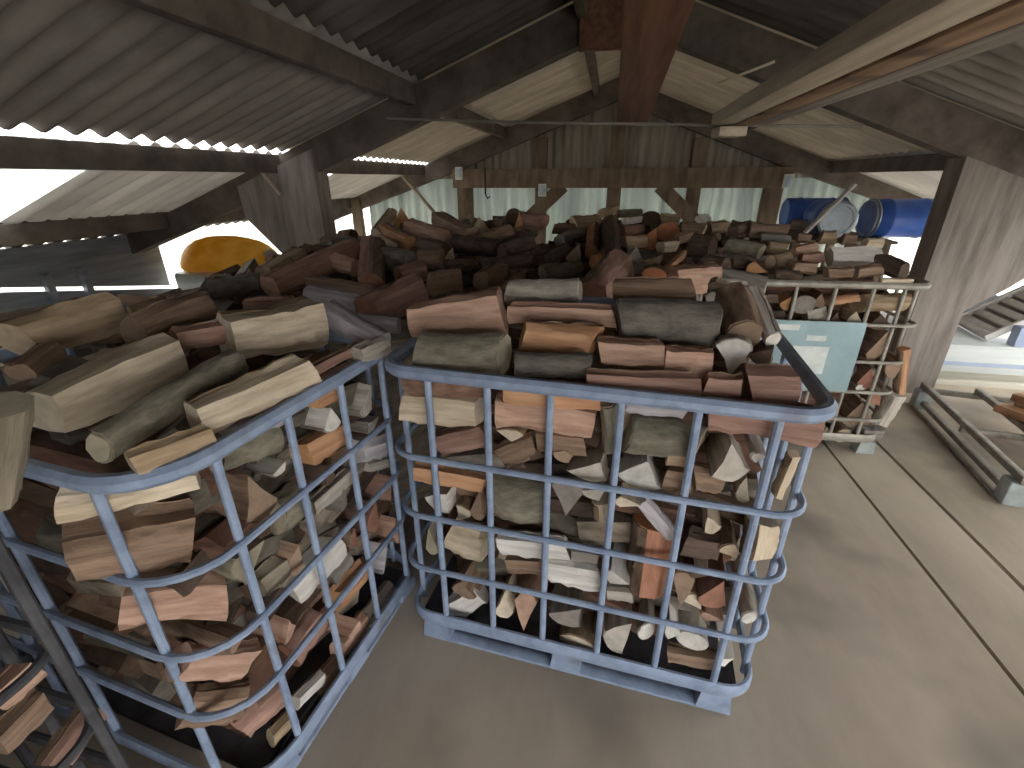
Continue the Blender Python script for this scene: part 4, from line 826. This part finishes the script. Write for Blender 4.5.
# ------------------------------------------------------------------ right bay
bm = bmesh.new(); box(bm, 2.82, 4.4, 4.52, 5.5, 0, .1, .006); tag(link('panel', bm, M['cream']), 'cream panel lying lowest in the pale stack behind the right column', 'panel', 'pale panels stacked at the right')
t = thing('panel', 'blue-white panel with a raised edge on top of the cream one', 'panel', (0, 0, 0), 0, 'pale panels stacked at the right')
bm = bmesh.new(); box(bm, 2.8, 4.42, 4.47, 5.5, .102, .33, .008); link('core', bm, M['white'], t)
bm = bmesh.new(); box(bm, 2.79, 4.43, 4.46, 5.51, .331, .352, .004); link('top_sheet', bm, M['white'], t)
for z in (.165,):
    bm = bmesh.new(); box(bm, 2.8, 4.42, 4.462, 4.47, z, z + .035); link('edge_strip', bm, M['bsheet'], t)
bm = bmesh.new(); box(bm, 2.62, 3.9, 4.4, 4.455, 0, .05, .004); tag(link('batten', bm, M['cream']), 'cream batten on the floor along the panel stack', 'batten')
# slatted grate leaning up to the side wall
t = thing('slatted_grate', 'pale slatted grate leaning on the panel stack', 'grate', (3.3, 4.6, .36)); t.rotation_euler = (0, -math.radians(38), math.radians(-8))
W_, D_ = 1.15, .62
for k in range(11):
    x = .06 + k * .1
    bm = bmesh.new(); box(bm, x, x + .06, .03, D_ - .03, .004, .03, .004); link('slat', bm, M['slat'], t)
for y in (0, D_ - .035):
    bm = bmesh.new(); box(bm, 0, W_, y, y + .035, 0, .05, .004); link('side_rail', bm, M['slat'], t)
bm = bmesh.new(); box(bm, 0, .05, .036, D_ - .036, 0, .05, .004); link('end_rail', bm, M['slat'], t)
bm = bmesh.new(); box(bm, .02, W_ - .02, .02, D_ - .02, -.012, .003); link('gap_dark_sheet', bm, M['grey'], t)  # added sheet, its grey stands for the shade between slats
bm = bmesh.new(); box(bm, 3.42, 4.2, 4.48, 4.57, .354, .52, .006); tag(link('plastic_block', bm, M['bsheet']), 'pale blue block on the panel stack before the grate', 'block')
# steel pallet
t = thing('steel_pallet', 'empty tubular steel pallet on the floor by the right column', 'pallet', (2.28, 2.6, 0), -math.radians(9.5))
for x in (.02, .36, .7, 1.1):
    bm = bmesh.new(); box(bm, x - .02, x + .02, -.02, 1.36, .15, .19, .006); link('top_tube', bm, M['rack'], t)
for x in (.02, 1.1):
    bm = bmesh.new(); box(bm, x - .02, x + .02, .02, 1.32, .035, .07, .006); link('bottom_tube', bm, M['rack'], t)
    bm = bmesh.new(); tube(bm, [(x - .05, .06, .012), (x - .05, .7, .012), (x - .05, 1.28, .012)], .012, 8); link('skid', bm, M['rack'], t)
for y in (.0, .66, 1.34):
    bm = bmesh.new(); box(bm, -.02 + .021, 1.1 - .021, y - .018, y + .018, .11, .149, .005); link('cross_tube', bm, M['rack'], t)
for x in (.02, 1.1):
    for y in (.03, 1.3):
        bm = bmesh.new(); box(bm, x - .055, x + .045, y - .05, y + .05, 0, .148, .012); link('foot', bm, M['foot'], t)
SP = 'boards on the steel pallet'
plank('plank', (3.1, 2.62, .215), (2.72, 3.46, .2), .12, .05, M['orange'], 'orange brown board at the near side of the load on the steel pallet', 'plank', SP)
plank('plank', (3.25, 2.68, .215), (2.87, 3.52, .2), .12, .07, M['orange'], 'thick orange brown board in the middle of the load on the steel pallet', 'plank', SP)
plank('plank', (3.17, 2.72, .288), (2.82, 3.5, .272), .12, .05, M['orange'], 'orange brown board lying highest on the steel pallet load', 'plank', SP)
plank('plank', (3.42, 2.8, .19), (3.02, 3.64, .19), .12, .09, M['plank'], 'dark reddish board farthest from the column on the steel pallet', 'plank', SP)

# ------------------------------------------------------------------ light: overcast daylight through the entrance in the added near wall, eaves and gaps
w = bpy.data.worlds.new('overcast_sky'); SC.world = w; w.use_nodes = True
bg = w.node_tree.nodes['Background']; bg.inputs['Color'].default_value = (1.0, 0.99, 0.97, 1); bg.inputs['Strength'].default_value = 1.0
SC.view_settings.view_transform = 'Standard'; SC.view_settings.look = 'None'; SC.view_settings.gamma = 1.0; SC.view_settings.use_curve_mapping = False
SC.view_settings.exposure = 2.65
SC.cycles.use_denoising = True
SC.cycles.max_bounces = 10; SC.cycles.diffuse_bounces = 7
